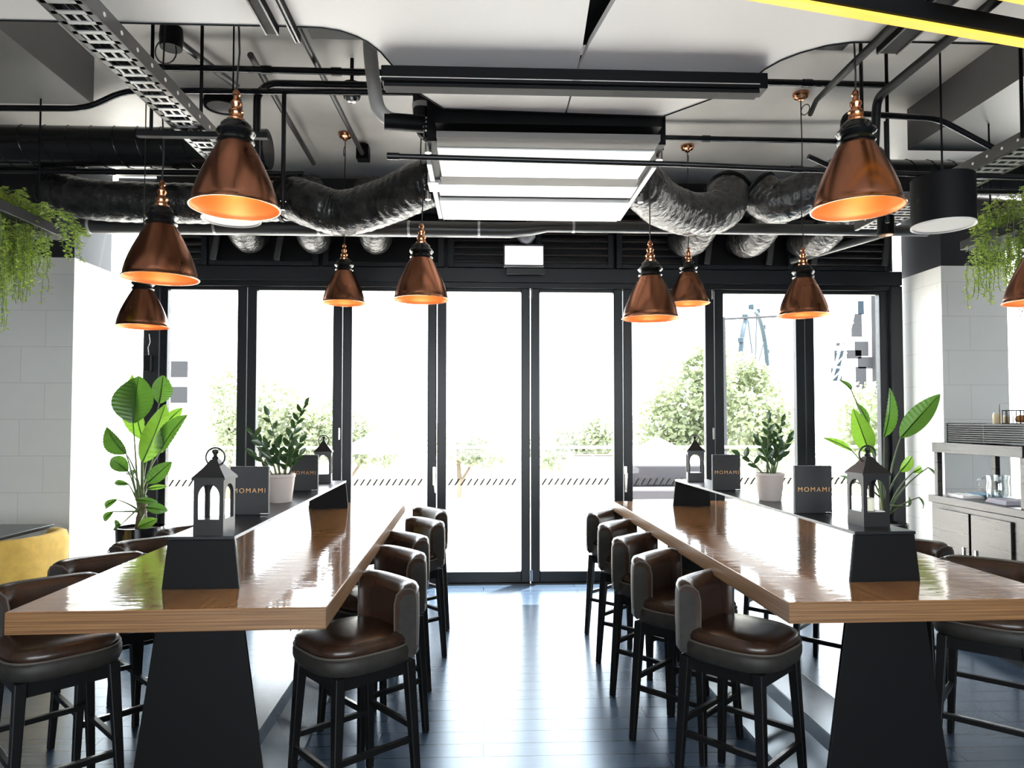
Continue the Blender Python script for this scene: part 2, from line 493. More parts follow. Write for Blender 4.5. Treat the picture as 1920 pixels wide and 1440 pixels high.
# tiled columns with dark tops
struct(MB().box((-4.20, 6.14, 1.42), (1.62, 0.58, 2.84)).build('column_left', M['tile'], smooth=0), 'grey tiled column at the left of the glazed doors', 'column')
struct(MB().box((-4.20, 6.14, 3.295), (1.61, 0.57, 0.91)).build('trim_5', M['column_dark'], smooth=0), 'dark painted band above the left column', 'bulkhead')
struct(MB().box((4.275, 6.14, 1.42), (0.59, 0.58, 2.84)).build('column_right', M['tile'], smooth=0), 'grey tiled column at the right of the glazed doors', 'column')
struct(MB().box((4.275, 6.14, 3.295), (0.58, 0.57, 0.91)).build('trim_6', M['column_dark'], smooth=0), 'dark painted band above the right column', 'bulkhead')

# window wall: head beam, upper wall, jambs, threshold
X0, PW = -3.01, 0.86
struct(MB().box((0.45, WY, 2.825), (6.95, 0.16, 0.13)).build('trim_7', M['frame'], bevel=0.004), 'black beam above the folding doors', 'beam')
struct(MB().box((0.45, WY + 0.12, 3.32), (6.95, 0.10, 0.86)).build('wall_front', M['column_dark'], smooth=0))
struct(MB().box((0.45, WY, 2.735), (6.95, 0.12, 0.05)).build('trim_8', M['black_satin'], bevel=0.004), 'black door head track', 'track')
struct(MB().box((-2.98, WY, 1.375), (0.14, 0.16, 2.75)).build('trim_9', M['frame'], bevel=0.006), 'black door jamb at the left', 'jamb')
struct(MB().box((3.87, WY, 1.375), (0.11, 0.16, 2.75)).build('trim_10', M['frame'], bevel=0.006), 'black door jamb at the right', 'jamb')
struct(MB().box((0.45, WY, 0.005), (6.95, 0.14, 0.012)).build('trim_11', M['dark_steel'], smooth=0), 'steel door threshold', 'threshold')
# side lights beside and beyond the columns
for i, (xa, xb) in enumerate(((-3.40, -3.05), (4.57, 6.5))):
    w = MB()
    w.box(((xa + xb) / 2, WY + 0.16, 0.03), (xb - xa, 0.06, 0.06)); w.box(((xa + xb) / 2, WY + 0.16, 3.55), (xb - xa, 0.06, 0.40))
    f = struct(w.build('window_%d' % (i + 1), M['frame'], smooth=0), ('narrow side window left of the folding doors', 'window beyond the right tiled column')[i], 'window')
    MB().box(((xa + xb) / 2, WY + 0.16, 1.70), (xb - xa, 0.012, 3.28)).build('glass_pane', M['glass'], f, smooth=0)

# eight folding door leaves
ORD = ['leftmost', 'second from left', 'third from left', 'fourth from left', 'fourth from right', 'third from right', 'second from right', 'rightmost']
for k in range(8):
    xa = X0 + k * PW + (0.07 if k == 0 else 0.004)
    xb = X0 + (k + 1) * PW - (0.06 if k == 7 else 0.004)
    st = 0.082
    z0, z1 = 0.012, 2.71
    tr = 0.05
    w = MB()
    w.box((xa + st / 2, WY, (z0 + z1) / 2), (st, 0.07, z1 - z0)); w.box((xb - st / 2, WY, (z0 + z1) / 2), (st, 0.07, z1 - z0))
    w.box(((xa + xb) / 2, WY, z0 + 0.05), (xb - xa - 2 * st, 0.066, 0.10)); w.box(((xa + xb) / 2, WY, z1 - 0.016), (xb - xa - 2 * st, 0.066, 0.032))
    d = struct(w.build('door_%d' % (k + 1), M['frame'], bevel=0.005), 'black framed glass folding door leaf, %s of the eight' % ORD[k], 'door')
    MB().box(((xa + xb) / 2, WY + 0.005, (z0 + z1) / 2), (xb - xa - 2 * st, 0.010, z1 - z0 - 0.13)).build('glass_pane', M['glass'], d, smooth=0)
    g = MB()
    x = xa + st + 0.012
    while x < xb - st - 0.045:
        g.add([(x, WY - 0.004, 0.895), (x + 0.019, WY - 0.004, 0.895), (x + 0.059, WY - 0.004, 0.958), (x + 0.040, WY - 0.004, 0.958),
               (x, WY - 0.002, 0.895), (x + 0.019, WY - 0.002, 0.895), (x + 0.059, WY - 0.002, 0.958), (x + 0.040, WY - 0.002, 0.958)],
              [(0, 1, 2, 3), (7, 6, 5, 4), (0, 4, 5, 1), (2, 6, 7, 3), (1, 5, 6, 2), (0, 3, 7, 4)])
        x += 0.058
    g.build('safety_marking', M['decal'], d, smooth=0)
    if k in (3, 4):
        hx = xa + 0.03 if k == 3 else xb + 0.02
        if k == 3: hx = X0 + 3 * PW - 0.02
        if k == 4: hx = X0 + 5 * PW + 0.015
        h = MB().box((hx, WY - 0.040, 0.985), (0.030, 0.012, 0.17)).tube([(hx, WY - 0.045, 1.0), (hx, WY - 0.085, 1.0)], 0.011)
        h.bar((hx, WY - 0.08, 1.01), (hx + (0.016 if k == 3 else -0.006), WY - 0.085, 0.835), 0.024, 0.016, taper=0.7)
        h.build('door_handle', M['chrome'], d, bevel=0.002)
    if k in (1, 5):
        MB().box((X0 + (k + 1) * PW - 0.02, WY - 0.040, 1.37), (0.018, 0.010, 0.11)).build('flush_pull', M['chrome'], d, bevel=0.002)
    if k in (4, 5):
        hx = X0 + k * PW if k == 4 else X0 + 6 * PW - 0.01
        hg = MB().tube([(hx - 0.012, WY - 0.045, 2.62), (hx - 0.012, WY - 0.045, 2.74)], 0.008, 8)
        if k == 4:
            hg.tube([(hx + 0.012, WY - 0.045, 2.62), (hx + 0.012, WY - 0.045, 2.74)], 0.008, 8)
            hg.tube([(hx - 0.008, WY - 0.045, 0.03), (hx - 0.008, WY - 0.045, 0.13)], 0.010, 8).tube([(hx + 0.010, WY - 0.045, 0.03), (hx + 0.010, WY - 0.045, 0.13)], 0.010, 8)
        hg.build('hinge', M['chrome'], d)

# louvre bank above the head beam
LV = [(-2.72, 0.42, 1), (-2.0, 0.98, 0), (-0.92, 1.1, 0), (0.06, 0.78, 1), (0.84, 0.72, 1), (1.56, 0.66, 1), (2.42, 0.96, 0), (3.40, 0.86, 1)]
LN = ['narrow slatted vent nearest the left column', 'plain black panel left of the slatted vents', 'wide plain black panel above the third door', 'slatted black vent behind the lit sign box at left',
      'slatted black vent just right of the lit sign box', 'slatted black vent above the fifth folding door', 'plain black panel under the silver ducts', 'slatted black vent nearest the right column']
for (cx, w_, sl), nm in zip(LV, LN):
    v = thing('louvre_vent' if sl else 'vent_panel', nm, 'vent', (cx, WY - 0.01, 2.90), group='black panels and vents over the doors')
    f = MB()
    for s_ in (-1, 1): f.box((s_ * (w_ / 2 - 0.025), 0, 0.27), (0.05, 0.10, 0.54))
    f.box((0, 0, 0.02), (w_ - 0.1, 0.10, 0.04)); f.box((0, 0, 0.52), (w_ - 0.1, 0.10, 0.04))
    f.build('frame', M['frame'], v, bevel=0.003)
    if sl:
        q = MB()
        for i in range(7):
            z = 0.075 + i * 0.066
            q.box((0, 0.0, z), (w_ - 0.10, 0.075, 0.010), rot=Matrix.Rotation(R(35), 3, 'X'))
        q.build('slats', M['grey_pipe'], v, smooth=0)
    else:
        MB().box((0, 0.02, 0.27), (w_ - 0.10, 0.02, 0.46)).build('panel', M['black_matt'], v, smooth=0)
for i, (x, nm) in enumerate(((-2.42, 'slanted black bracket left of the first slatted vent'), (-1.86, 'slanted black bracket above the second door'), (2.05, 'slanted black bracket under the first silver duct at right'),
                             (2.63, 'slanted black bracket under the second silver duct at right'), (3.05, 'slanted black bracket beside the right slatted vent'), (3.72, 'slanted black bracket nearest the right column'))):
    b = MB().bar((x + 0.05, WY - 0.12, 3.28), (x, WY - 0.14, 2.93), 0.05, 0.03).build('wall_bracket', M['grey_pipe'], bevel=0.003)
    tag(b, nm, 'bracket', 'brackets over the doors')

# lit sign box above the middle doors, hung from the pipe
s = thing('sign_light_box', 'white lit sign box hanging above the middle doors', 'sign', (0.355, 6.12, 2.86))
MB().box((0, 0.03, 0.10), (0.36, 0.07, 0.20)).build('housing', M['grey_pipe'], s, bevel=0.006)
MB().box((0, -0.010, 0.098), (0.34, 0.016, 0.165)).build('lit_face', M['sign'], s, bevel=0.004)
MB().box((0.02, 0.07, -0.03), (0.34, 0.02, 0.05)).build('back_plate', M['dark_steel'], s, smooth=0)
for x in (-0.13, 0.13): MB().tube([(x, 0.03, 0.2), (x, 0.03, SLAB - 2.86)], 0.005, 6).build('hanger_rod', M['dark_steel'], s)
MB().lathe([(0.0, -0.02), (0.05, 0.0), (0.085, 0.05), (0.09, 0.09), (0.06, 0.12)], 20, (0.02, 0.02, 0.22)).build('dome', M['galv'], s)

# small speaker box on the left jamb
s = thing('wall_box', 'small black box with a cable on the left door jamb', 'box', (-2.985, 6.29, 1.93))
MB().box((0, 0, 0.07), (0.055, 0.06, 0.145)).build('body', M['black'], s, bevel=0.005)
MB().tube([(0.0, 0.0, 0.145), (-0.005, -0.005, 0.21), (0.01, 0.0, 0.26), (0, 0, 0.33)], 0.005, 6).build('cable', M['chrome'], s)


# ------------------------------------------------------------------ communal tables
def make_table():
    L, Wd = 2.83, 0.975
    t = thing('communal_table', '', 'table')
    tp = MB().box((0, L / 2, 0.865), (Wd, L, 0.07))
    tp.mi = [1, 0, 1, 1, 1, 1]
    tp.mi = [0, 0, 1, 1, 1, 1]
    tp.build('tabletop', [M['wood_top'], M['wood_edge']], t, smooth=0, bevel=0.003)
    for y0, y1 in ((0.265, 0.281), (2.515, 2.531)):
        rings = []
        for z, hw in ((0, 0.258), (0.83, 0.142), (0.90, 0.1325), (1.071, 0.114)):
            rings.append([(-hw, y0, z), (hw, y0, z), (hw, y1, z), (-hw, y1, z)])
        MB().loft(rings).build('pedestal', M['black'], t, smooth=0, bevel=0.003)
    MB().box((0, (0.262 + 2.534) / 2, 1.0775), (0.232, 2.272, 0.012)).build('raised_shelf', M['black_satin'], t, smooth=0, bevel=0.002)
    rings = []
    for y in (0.281, 2.515):
        rings.append([(-0.20, y, 0), (0.20, y, 0), (0.20, y, 0.012), (0.10, y, 0.178), (-0.10, y, 0.178), (-0.20, y, 0.012)])
    MB().loft(rings).build('base_beam', M['beam_steel'], t, smooth=0)
    MB().box((0, 1.398, 0.215), (0.21, 2.23, 0.07)).build('footrest', M['beam_steel'], t, smooth=0, bevel=0.003)
    return t


tl = make_table()
tl['label'] = 'long oak communal table with black pedestals, left of the aisle'
tl.location = (-0.985, 2.225, 0); tl.rotation_euler = (0, 0, R(1.4)); tl['group'] = 'communal tables'
tr_ = place(tl, False, (1.478, 2.24, 0), R(0.9), 'long oak communal table with black pedestals, right of the aisle', 'communal tables')


# ------------------------------------------------------------------ bar stools
def sup(a, b, z, n=36, e=3.1, dx=0.0):
    P = []
    for k in range(n):
        t = 2 * PI * k / n
        c, s_ = math.cos(t), math.sin(t)
        P.append((dx + a * math.copysign(abs(c) ** (2 / e), c), b * math.copysign(abs(s_) ** (2 / e), s_), z))
    return P


def make_stool():
    """faces local +X"""
    t = thing('bar_stool', '', 'stool')
    MB().loft([sup(0.182, 0.180, 0.548, dx=0.008), sup(0.200, 0.197, 0.556, dx=0.008), sup(0.209, 0.205, 0.580, dx=0.008), sup(0.209, 0.205, 0.606, dx=0.008), sup(0.201, 0.197, 0.618, dx=0.008), sup(0.17, 0.17, 0.620, dx=0.008)]).build('seat_shell', M['taupe'], t, smooth=50)
    MB().loft([sup(0.175, 0.175, 0.612, dx=0.012), sup(0.197, 0.192, 0.624, dx=0.012), sup(0.200, 0.195, 0.640, dx=0.012), sup(0.190, 0.185, 0.656, dx=0.012), sup(0.168, 0.162, 0.667, dx=0.012), sup(0.10, 0.09, 0.672, dx=0.012), sup(0.02, 0.02, 0.673, dx=0.012)]).build('seat_cushion', M['leather'], t, smooth=60)
    ring = [Vector(p) for p in sup(0.201, 0.197, 0.621, 40, dx=0.012)]
    MB().tube(ring + [ring[0]], 0.005, 6, caps=False).build('piping', M['piping'], t)
    # backrest: gently curved along the rear edge of the seat
    h, rc = 0.203, 0.120
    path = []
    for k in range(0, 7):
        a = R(-122 - k * 58 / 6)
        path.append((-0.186 + rc + rc * math.cos(a), -h + rc + rc * math.sin(a)))
    path += [(-0.1885, -0.045), (-0.1895, 0.0), (-0.1885, 0.045)]
    path += [(x, -y) for x, y in reversed(path[:7])]
    pad = [(-0.050, 0.612), (-0.056, 0.70), (-0.056, 0.785), (-0.048, 0.822), (-0.026, 0.843), (0.004, 0.850), (0.022, 0.843), (0.030, 0.826), (0.012, 0.830), (-0.020, 0.822), (-0.036, 0.795), (-0.038, 0.70), (-0.036, 0.612)]
    shell = [(-0.037, 0.585), (0.016, 0.568), (0.030, 0.585), (0.033, 0.70), (0.032, 0.800), (0.027, 0.826), (0.010, 0.831), (-0.020, 0.823), (-0.036, 0.796), (-0.038, 0.70)]

    def sweep(prof, sel=None):
        rings = []
        n = len(path)
        for i, (x, y) in enumerate(path):
            a = path[max(i - 1, 0)]; b = path[min(i + 1, n - 1)]
            tx, ty = b[0] - a[0], b[1] - a[1]
            l_ = math.hypot(tx, ty); ox, oy = -ty / l_, tx / l_
            drop = {0: 0.016, 1: 0.005}.get(min(i, n - 1 - i), 0.0)
            rings.append([(x + ox * o, y + oy * o, z - (drop if z > 0.78 else 0)) for o, z in prof])
        return rings
    MB().loft(sweep(pad)).build('backrest', M['leather'], t, smooth=50)
    MB().loft(sweep(shell)).build('backrest_shell', M['taupe'], t, smooth=50)
    ends = sweep([(-0.057, 0.63), (-0.058, 0.72), (-0.058, 0.785), (-0.049, 0.823), (-0.026, 0.845), (0.004, 0.852), (0.023, 0.845), (0.032, 0.826), (0.034, 0.76), (0.035, 0.62)])
    for e_ in (ends[0], ends[-1]): MB().tube([Vector(p) for p in e_], 0.0035, 6).build('back_piping', M['piping'], t)
    ap = MB()
    for s_ in (-1, 1):
        ap.box((0, s_ * 0.150, 0.524), (0.30, 0.022, 0.05)); ap.box((s_ * 0.150, 0, 0.524), (0.022, 0.276, 0.06))
    ap.build('apron', M['stool_black'], t, smooth=0)
    for sx in (-1, 1):
        for sy in (-1, 1):
            MB().bar((sx * 0.152, sy * 0.152, 0.55), (sx * 0.180, sy * 0.180, 0.0), 0.040, 0.040, taper=0.68).build('leg', M['stool_black'], t, smooth=0, bevel=0.004)

    def at(z): return 0.152 + (0.55 - z) / 0.55 * 0.028
    for (p, q, z) in (((1, -1), (1, 1), 0.20), ((-1, -1), (-1, 1), 0.29), ((-1, -1), (1, -1), 0.245), ((-1, 1), (1, 1), 0.245)):
        a = at(z)
        st = MB().bar((p[0] * a, p[1] * a, z), (q[0] * a, q[1] * a, z), 0.020, 0.022).build('stretcher', M['stool_black'], t, smooth=0, bevel=0.002)
        if z == 0.20:
            MB().box((a, 0, z + 0.0135), (0.014, 2 * a - 0.04, 0.005)).build('footrest_strip', M['chrome'], st, smooth=0)
    return t


stool = make_stool()
NTH = ['nearest the viewer', 'second from the viewer', 'middle of the row', 'second from the glass doors', 'nearest the glass doors']
first = True
NT4 = ['nearest the viewer', 'second from the viewer', 'third from the viewer', 'farthest from the viewer']
for i, (x, y, a) in enumerate(((-0.510, 2.80, 40), (-0.530, 3.40, 42), (-0.555, 3.88, 43), (-0.500, 4.46, 40), (-0.510, 5.02, 40))):
    place(stool, first, (x, y, 0), R(180 + a), 'brown leather bar stool on the aisle side of left table, ' + NTH[i], 'stools on the aisle side of the left table'); first = False
for i, (x, y, a) in enumerate(((1.030, 2.78, 47), (0.950, 3.26, 45), (0.953, 3.77, 47), (0.962, 4.30, 44), (0.975, 4.86, 46))):
    place(stool, False, (x, y, 0), R(-a), 'brown leather bar stool on the aisle side of right table, ' + NTH[i], 'stools on the aisle side of the right table')
for i, (x, y, a) in enumerate(((-1.66, 2.80, 45), (-1.71, 3.28, 45), (-1.70, 3.76, 45), (-1.68, 4.24, 45))):
    place(stool, False, (x, y, 0), R(-a), 'brown leather bar stool on the outer side of left table, ' + NT4[i], 'stools on the outer side of the left table')
for i, (x, y, a) in enumerate(((2.24, 3.02, 47), (2.19, 3.58, 45), (2.10, 4.10, 45), (2.05, 4.75, 45))):
    place(stool, False, (x, y, 0), R(180 + a), 'brown leather bar stool on the outer side of right table, ' + NT4[i], 'stools on the outer side of the right table')


# ------------------------------------------------------------------ copper pendants
def make_pendant():
    t = thing('pendant_lamp', '', 'lamp')
    k = 0.168 / 84.0
    prof = [(84, 0), (83, 3), (80.5, 6), (80.5, 10), (79, 18), (75.5, 32), (69.5, 50), (62, 68), (53.5, 86), (45, 103), (37, 118), (32, 127), (29.5, 132)]
    outer = [(r * k, z * k) for r, z in prof]
    MB().lathe(outer, 48).build('shade', M['copper'], t, smooth=60)
    inn = [(r * k - 0.003, z * k + 0.0005) for r, z in prof]
    MB().lathe(inn + [(0.004, 131 * k)], 48).build('shade_lining', M['copper_in'], t, smooth=60)
    MB().lathe([(84.6 * k, -0.001), (85.5 * k, 0.002), (84.6 * k, 0.005), (82.3 * k, 0.003), (82.6 * k, -0.001), (84.6 * k, -0.001)], 48).build('rim', M['copper_bright'], t, smooth=60)
    dz = 0.024
    c = [(0.052, 0.222), (0.064, 0.227), (0.071, 0.236), (0.069, 0.245), (0.060, 0.250), (0.058, 0.256), (0.067, 0.262), (0.074, 0.272), (0.070, 0.282), (0.060, 0.288), (0.057, 0.304), (0.046, 0.315), (0.022, 0.320)]
    MB().lathe([(r, z + dz) for r, z in c], 32, close=True).build('collar', M['collar'], t, smooth=40)
    f = [(0.030, 0.318), (0.031, 0.326), (0.024, 0.332), (0.023, 0.346), (0.026, 0.350), (0.025, 0.356), (0.016, 0.362), (0.016, 0.372), (0.020, 0.378), (0.020, 0.386), (0.011, 0.392), (0.010, 0.405), (0.014, 0.410), (0.012, 0.420), (0.006, 0.428)]
    MB().lathe([(r * 1.1, 0.342 + (z - 0.318) * 1.15) for r, z in f], 20, close=True).build('finial', M['copper_bright'], t, smooth=40)
    b = MB()
    for i in range(9):
        pass
    prof_b = [(0.0, 0.062), (0.020, 0.067), (0.030, 0.082), (0.030, 0.100), (0.020, 0.125), (0.012, 0.15)]
    MB().lathe(prof_b, 16).build('bulb', M['bulb'], t, smooth=60)
    return t


LAMPS = [(-0.972, 2.726, 2.319, 'large copper pendant lamp nearest the viewer above the left table'),
         (-1.526, 3.319, 2.159, 'copper pendant lamp hanging in front of the left tiled column'),
         (-2.333, 4.821, 2.130, 'low copper pendant lamp above the left paddle-leaf plant'),
         (-1.093, 5.440, 2.407, 'small copper pendant lamp in front of the third folding door'),
         (-0.381, 4.211, 2.223, 'copper pendant lamp on the aisle side of the left table'),
         (1.448, 2.611, 2.311, 'large copper pendant lamp nearest the viewer above the right table'),
         (0.993, 4.082, 2.097, 'copper pendant lamp above the aisle side of the right table'),
         (1.670, 5.570, 2.442, 'small copper pendant lamp half behind another at right of the middle doors'),
         (2.184, 4.634, 2.209, 'copper pendant lamp above the right white pot plant'),
         (3.020, 3.640, 2.135, 'copper pendant lamp cut off by the right edge of the view')]
pend = make_pendant()
for i, (x, y, z, lab) in enumerate(LAMPS):
    o = place(pend, i == 0, (x, y, z), R(37 * i), lab, 'copper pendant lamps')
for i, o in enumerate([q for q in list(C.objects) if q.name.startswith('pendant_lamp')]):
    x, y, z = o.location
    top = SLAB - z
    random.seed(i)
    pts = []
    for j in range(13):
        t = j / 12
        a = 0.010 * math.sin(t * 9 + i) * (1 - t) * min(1, t * 6)
        pts.append((a, a * 0.6, 0.46 + (top - 0.46) * t))
    if (x, y) in ((LAMPS[3][0], LAMPS[3][1]),): pass
    MB().tube(pts, 0.0040, 6).build('cord', M['cord'], o)
    MB().lathe([(0.0, top - 0.055), (0.018, top - 0.052), (0.022, top - 0.04), (0.045, top - 0.032), (0.055, top - 0.015), (0.055, top)], 20).build('ceiling_rose', M['copper_bright'], o)
    if i in (3, 8, 7):
        lp = [(0.0 + 0.035 * (1 - math.cos(a * 2 * PI / 14)), 0.0, top - 0.13 + 0.035 * math.sin(a * 2 * PI / 14)) for a in range(15)]
        MB().tube(lp, 0.0035, 6, caps=False).build('cord_loop', M['cord'], o)
    li = bpy.data.lights.new('bulb_light', 'POINT')
    li.energy = 0.7; li.color = (1.0, 0.60, 0.28); li.shadow_soft_size = 0.03
    lo = bpy.data.objects.new('bulb_light', li); C.objects.link(lo); lo.parent = o; lo.location = (0, 0, 0.045)


# ------------------------------------------------------------------ things on the raised shelves
def text_mesh(body, size, name, material, parent, loc, rot, depth=0.0006):
    cu = bpy.data.curves.new(name, 'FONT')
    cu.body = body; cu.size = 0.04; cu.align_x = 'CENTER'; cu.align_y = 'CENTER'; cu.extrude = depth; cu.space_character = 1.30; cu.offset = -0.0006
    tmp = bpy.data.objects.new('tmp_text', cu); C.objects.link(tmp)
    dg = bpy.context.evaluated_depsgraph_get()
    me = bpy.data.meshes.new_from_object(tmp.evaluated_get(dg))
    bpy.data.objects.remove(tmp)
    xs = [v.co.x for v in me.vertices]
    k_ = size / (max(xs) - min(xs)); cx_ = (max(xs) + min(xs)) / 2
    for v in me.vertices: v.co.x = (v.co.x - cx_) * k_; v.co.y *= k_
    me.materials.clear(); me.materials.append(material)
    o = bpy.data.objects.new(name, me); C.objects.link(o)
    o.parent = parent; o.location = loc; o.rotation_euler = rot
    return o


def make_lantern():
    t = thing('lantern', '', 'lantern')
    w, h = 0.053, 0.200           # half width, body height
    b = MB()
    b.box((0, 0, 0.028), (2 * w, 2 * w, 0.056))
    # four arched sides: each a plate with an arched opening
    zb, zs, zt = 0.056, 0.138, h
    hw = 0.038
    arch = []
    for k in range(13):
        a = PI - k * PI / 12
        arch.append((hw * math.cos(a), zs + 0.042 * math.sin(a)))
    for q in range(4):
        m = Matrix.Rotation(q * PI / 2, 3, 'Z')
        V, F = [], []
        out = [(-w, zb), (-w, zs)] + [(-w + 2 * w * k / 12, zt) for k in range(13)] + [(w, zs), (w, zb)]
        inn = [(-hw, zb), (-hw, zs)] + arch + [(hw, zs), (hw, zb)]
        out[1] = (-w, zs); 
        n = len(out)
        for (x, z) in out: V.append(m @ Vector((x, -w, z)))
        for (x, z) in inn: V.append(m @ Vector((x, -w, z)))
        for (x, z) in out: V.append(m @ Vector((x * 0.93, -w + 0.006, z)))
        for (x, z) in inn: V.append(m @ Vector((x, -w + 0.006, z)))
        for i in range(n - 1):
            F.append((i, i + 1, n + i + 1, n + i)); F.append((2 * n + i, 3 * n + i, 3 * n + i + 1, 2 * n + i + 1)); F.append((n + i, n + i + 1, 3 * n + i + 1, 3 * n + i))
        b.add(V, F)
    b.build('body', M['lantern'], t, smooth=30)
    e = w + 0.006
    r_ = MB().loft([[(-e, -e, h - 0.004), (e, -e, h - 0.004), (e, e, h - 0.004), (-e, e, h - 0.004)], [(-e, -e, h + 0.004), (e, -e, h + 0.004), (e, e, h + 0.004), (-e, e, h + 0.004)],
                    [(-0.03, -0.03, h + 0.038), (0.03, -0.03, h + 0.038), (0.03, 0.03, h + 0.038), (-0.03, 0.03, h + 0.038)], [(-0.012, -0.012, h + 0.066), (0.012, -0.012, h + 0.066), (0.012, 0.012, h + 0.066), (-0.012, 0.012, h + 0.066)]])
    r_.build('roof', M['lantern'], t, smooth=20)
    MB().lathe([(0.010, h + 0.064), (0.012, h + 0.072), (0.006, h + 0.078), (0.007, h + 0.084), (0.012, h + 0.092), (0.010, h + 0.100), (0.0, h + 0.104)], 14).build('finial', M['lantern'], t)
    ring = [(0.036 * math.cos(a * 2 * PI / 28), 0.004 + 0.004 * math.sin(a), h + 0.058 + 0.036 * math.sin(a * 2 * PI / 28)) for a in range(29)]
    ring = [(0.034 * math.cos(a * 2 * PI / 28), 0.0, h + 0.074 + 0.034 * math.sin(a * 2 * PI / 28)) for a in range(29)]
    MB().tube(ring, 0.0035, 8, caps=False).build('ring_handle', M['lantern'], t)
    return t


ZS = 1.0835
lan = make_lantern()
for i, (x, y, a, lab) in enumerate(((-0.972, 2.560, -2, 'black metal lantern at the near end of the left table shelf'), (1.500, 2.660, 4, 'black metal lantern holding a candle at the near end of the right table shelf'),
                                    (-1.058, 4.640, 8, 'black metal lantern at the far end of the left table shelf'), (1.432, 4.660, -10, 'black metal lantern at the far end of the right table shelf'))):
    place(lan, i == 0, (x, y, ZS), R(a), lab, 'black metal lanterns')
cd = thing('candle', 'short cream candle inside the near lantern on the right table', 'candle', (1.500, 2.660, ZS + 0.0565))
MB().lathe([(0.022, 0), (0.0225, 0.045), (0.019, 0.050), (0.012, 0.046), (0.0, 0.044)], 18).build('wax', M['wax'], cd)
MB().tube([(0, 0, 0.043), (0.001, 0, 0.054)], 0.001, 5).build('wick', M['cord'], cd)


def make_menu(w, h):
    t = thing('menu_holder', '', 'menu')
    MB().box((0, 0, h / 2), (w, 0.022, h)).build('folder', M['menu'], t, bevel=0.002)
    MB().box((0, -0.0118, h * 0.5), (w * 0.985, 0.002, h * 0.98)).build('cover', M['menu'], t, smooth=0)
    text_mesh('MOMAMI', w * 0.84, 'lettering', M['gold'], t, (0, -0.0134, h * 0.50), (R(90), 0, 0))
    MB().box((w * 0.40, -0.014, 0.006), (w * 0.2, 0.006, 0.003)).build('base_clip', M['chrome'], t, smooth=0)
    return t


mn = make_menu(0.162, 0.208)
for i, (x, y, a, lab) in enumerate(((-1.010, 3.055, 1, 'charcoal menu holder with gold lettering behind the near lantern on the left table'), (-1.040, 4.075, 0, 'charcoal menu holder with gold lettering behind the left white pot plant'),
                                    (1.445, 3.005, -2, 'charcoal menu holder with gold lettering beside the near lantern on the right table'), (1.415, 4.010, -3, 'charcoal menu holder with gold lettering beside the far lantern on the right table'))):
    place(mn, i == 0, (x, y, ZS), R(a), lab, 'menu holders on the table shelves')


def leaf_rows(base, tip, width, up, fold=0.25, droop=0.0, nu=10, nv=4, shape=0.8, off=0.0, ripple=0.0):
    base, tip, up = Vector(base), Vector(tip), Vector(up)
    d = tip - base
    L = d.length
    d.normalize()
    side = d.cross(up).normalized()
    nrm = side.cross(d).normalized()
    rows = []
    for i in range(nu + 1):
        u = i / nu
        wv = width / 2 * (math.sin(PI * min(0.995, max(0.012, u)) ** shape)) ** 0.75
        c = base + d * (L * u) + nrm * (droop * L * (u * (1 - u)) * 2)
        row = []
        for j in range(2 * nv + 1):
            v = (j - nv) / nv
            row.append(c + side * (v * wv) + nrm * (fold * wv * abs(v) + off + ripple * min(1.0, wv * 18) * abs(v) * math.sin(u * 75 - abs(v) * 4)))
        rows.append(row)
    return rows


# pot plants with glossy leaflets
def zz_plant(name_loc, label, stems, seed):
    rnd = random.Random(seed)
    t = thing('potted_plant', label, 'plant', name_loc, group='white pot plants on the table shelves')
    r0, r1, h = 0.052, 0.071, 0.140
    MB().lathe([(0.0, 0.0), (r0, 0.0), (r0 + 0.003, 0.006), (r1 - 0.002, h - 0.016), (r1 + 0.001, h - 0.014), (r1 + 0.001, h), (r1 - 0.006, h), (r1 - 0.008, h - 0.02), (0.0, h - 0.021)], 36).build('pot', M['pot_white'], t, smooth=40)
    MB().lathe([(0.0, h - 0.014), (r1 - 0.009, h - 0.016)], 24).build('soil', M['soil'], t)
    for (bx, by, tx, ty, tz, n, ls) in stems:
        a, b = Vector((bx, by, h - 0.02)), Vector((tx, ty, tz))
        mid = a * 0.5 + b * 0.5 + Vector((-(tx - bx) * 0.22, 0, (tz - h) * 0.12))
        pts = [a * (1 - u) ** 2 + mid * 2 * u * (1 - u) + b * u * u for u in [i / 8 for i in range(9)]]
        st = MB().tube(pts, [0.0045 - 0.0025 * i / 8 for i in range(9)], 6).build('stem', M['stem'], t)
        lf = MB()
        for i in range(n):
            u = 0.36 + 0.62 * i / max(1, n - 1)
            p = a * (1 - u) ** 2 + mid * 2 * u * (1 - u) + b * u * u
            tg = ((mid - a) * (1 - u) + (b - mid) * u).normalized()
            ph = rnd.uniform(-0.9, 0.9)
            sd = Vector((math.cos(ph), math.sin(ph), 0)) * (1 if i % 2 else -1)
            dirv = (sd * 0.75 + tg * 0.75 + Vector((0, 0, rnd.uniform(-0.1, 0.2)))).normalized()
            if i == n - 1: dirv = tg
            l_ = ls * rnd.uniform(0.85, 1.15) * (1 - 0.25 * u)
            up = Vector((rnd.uniform(-0.4, 0.4), -1, rnd.uniform(-0.1, 0.8))).normalized()
            lf.sheet(leaf_rows(p, p + dirv * l_, l_ * 0.46, up, 0.2, 0.06, 6, 2, 0.85))
        lf.build('leaflets', M['leaf_zz'], st, smooth=60)
    return t


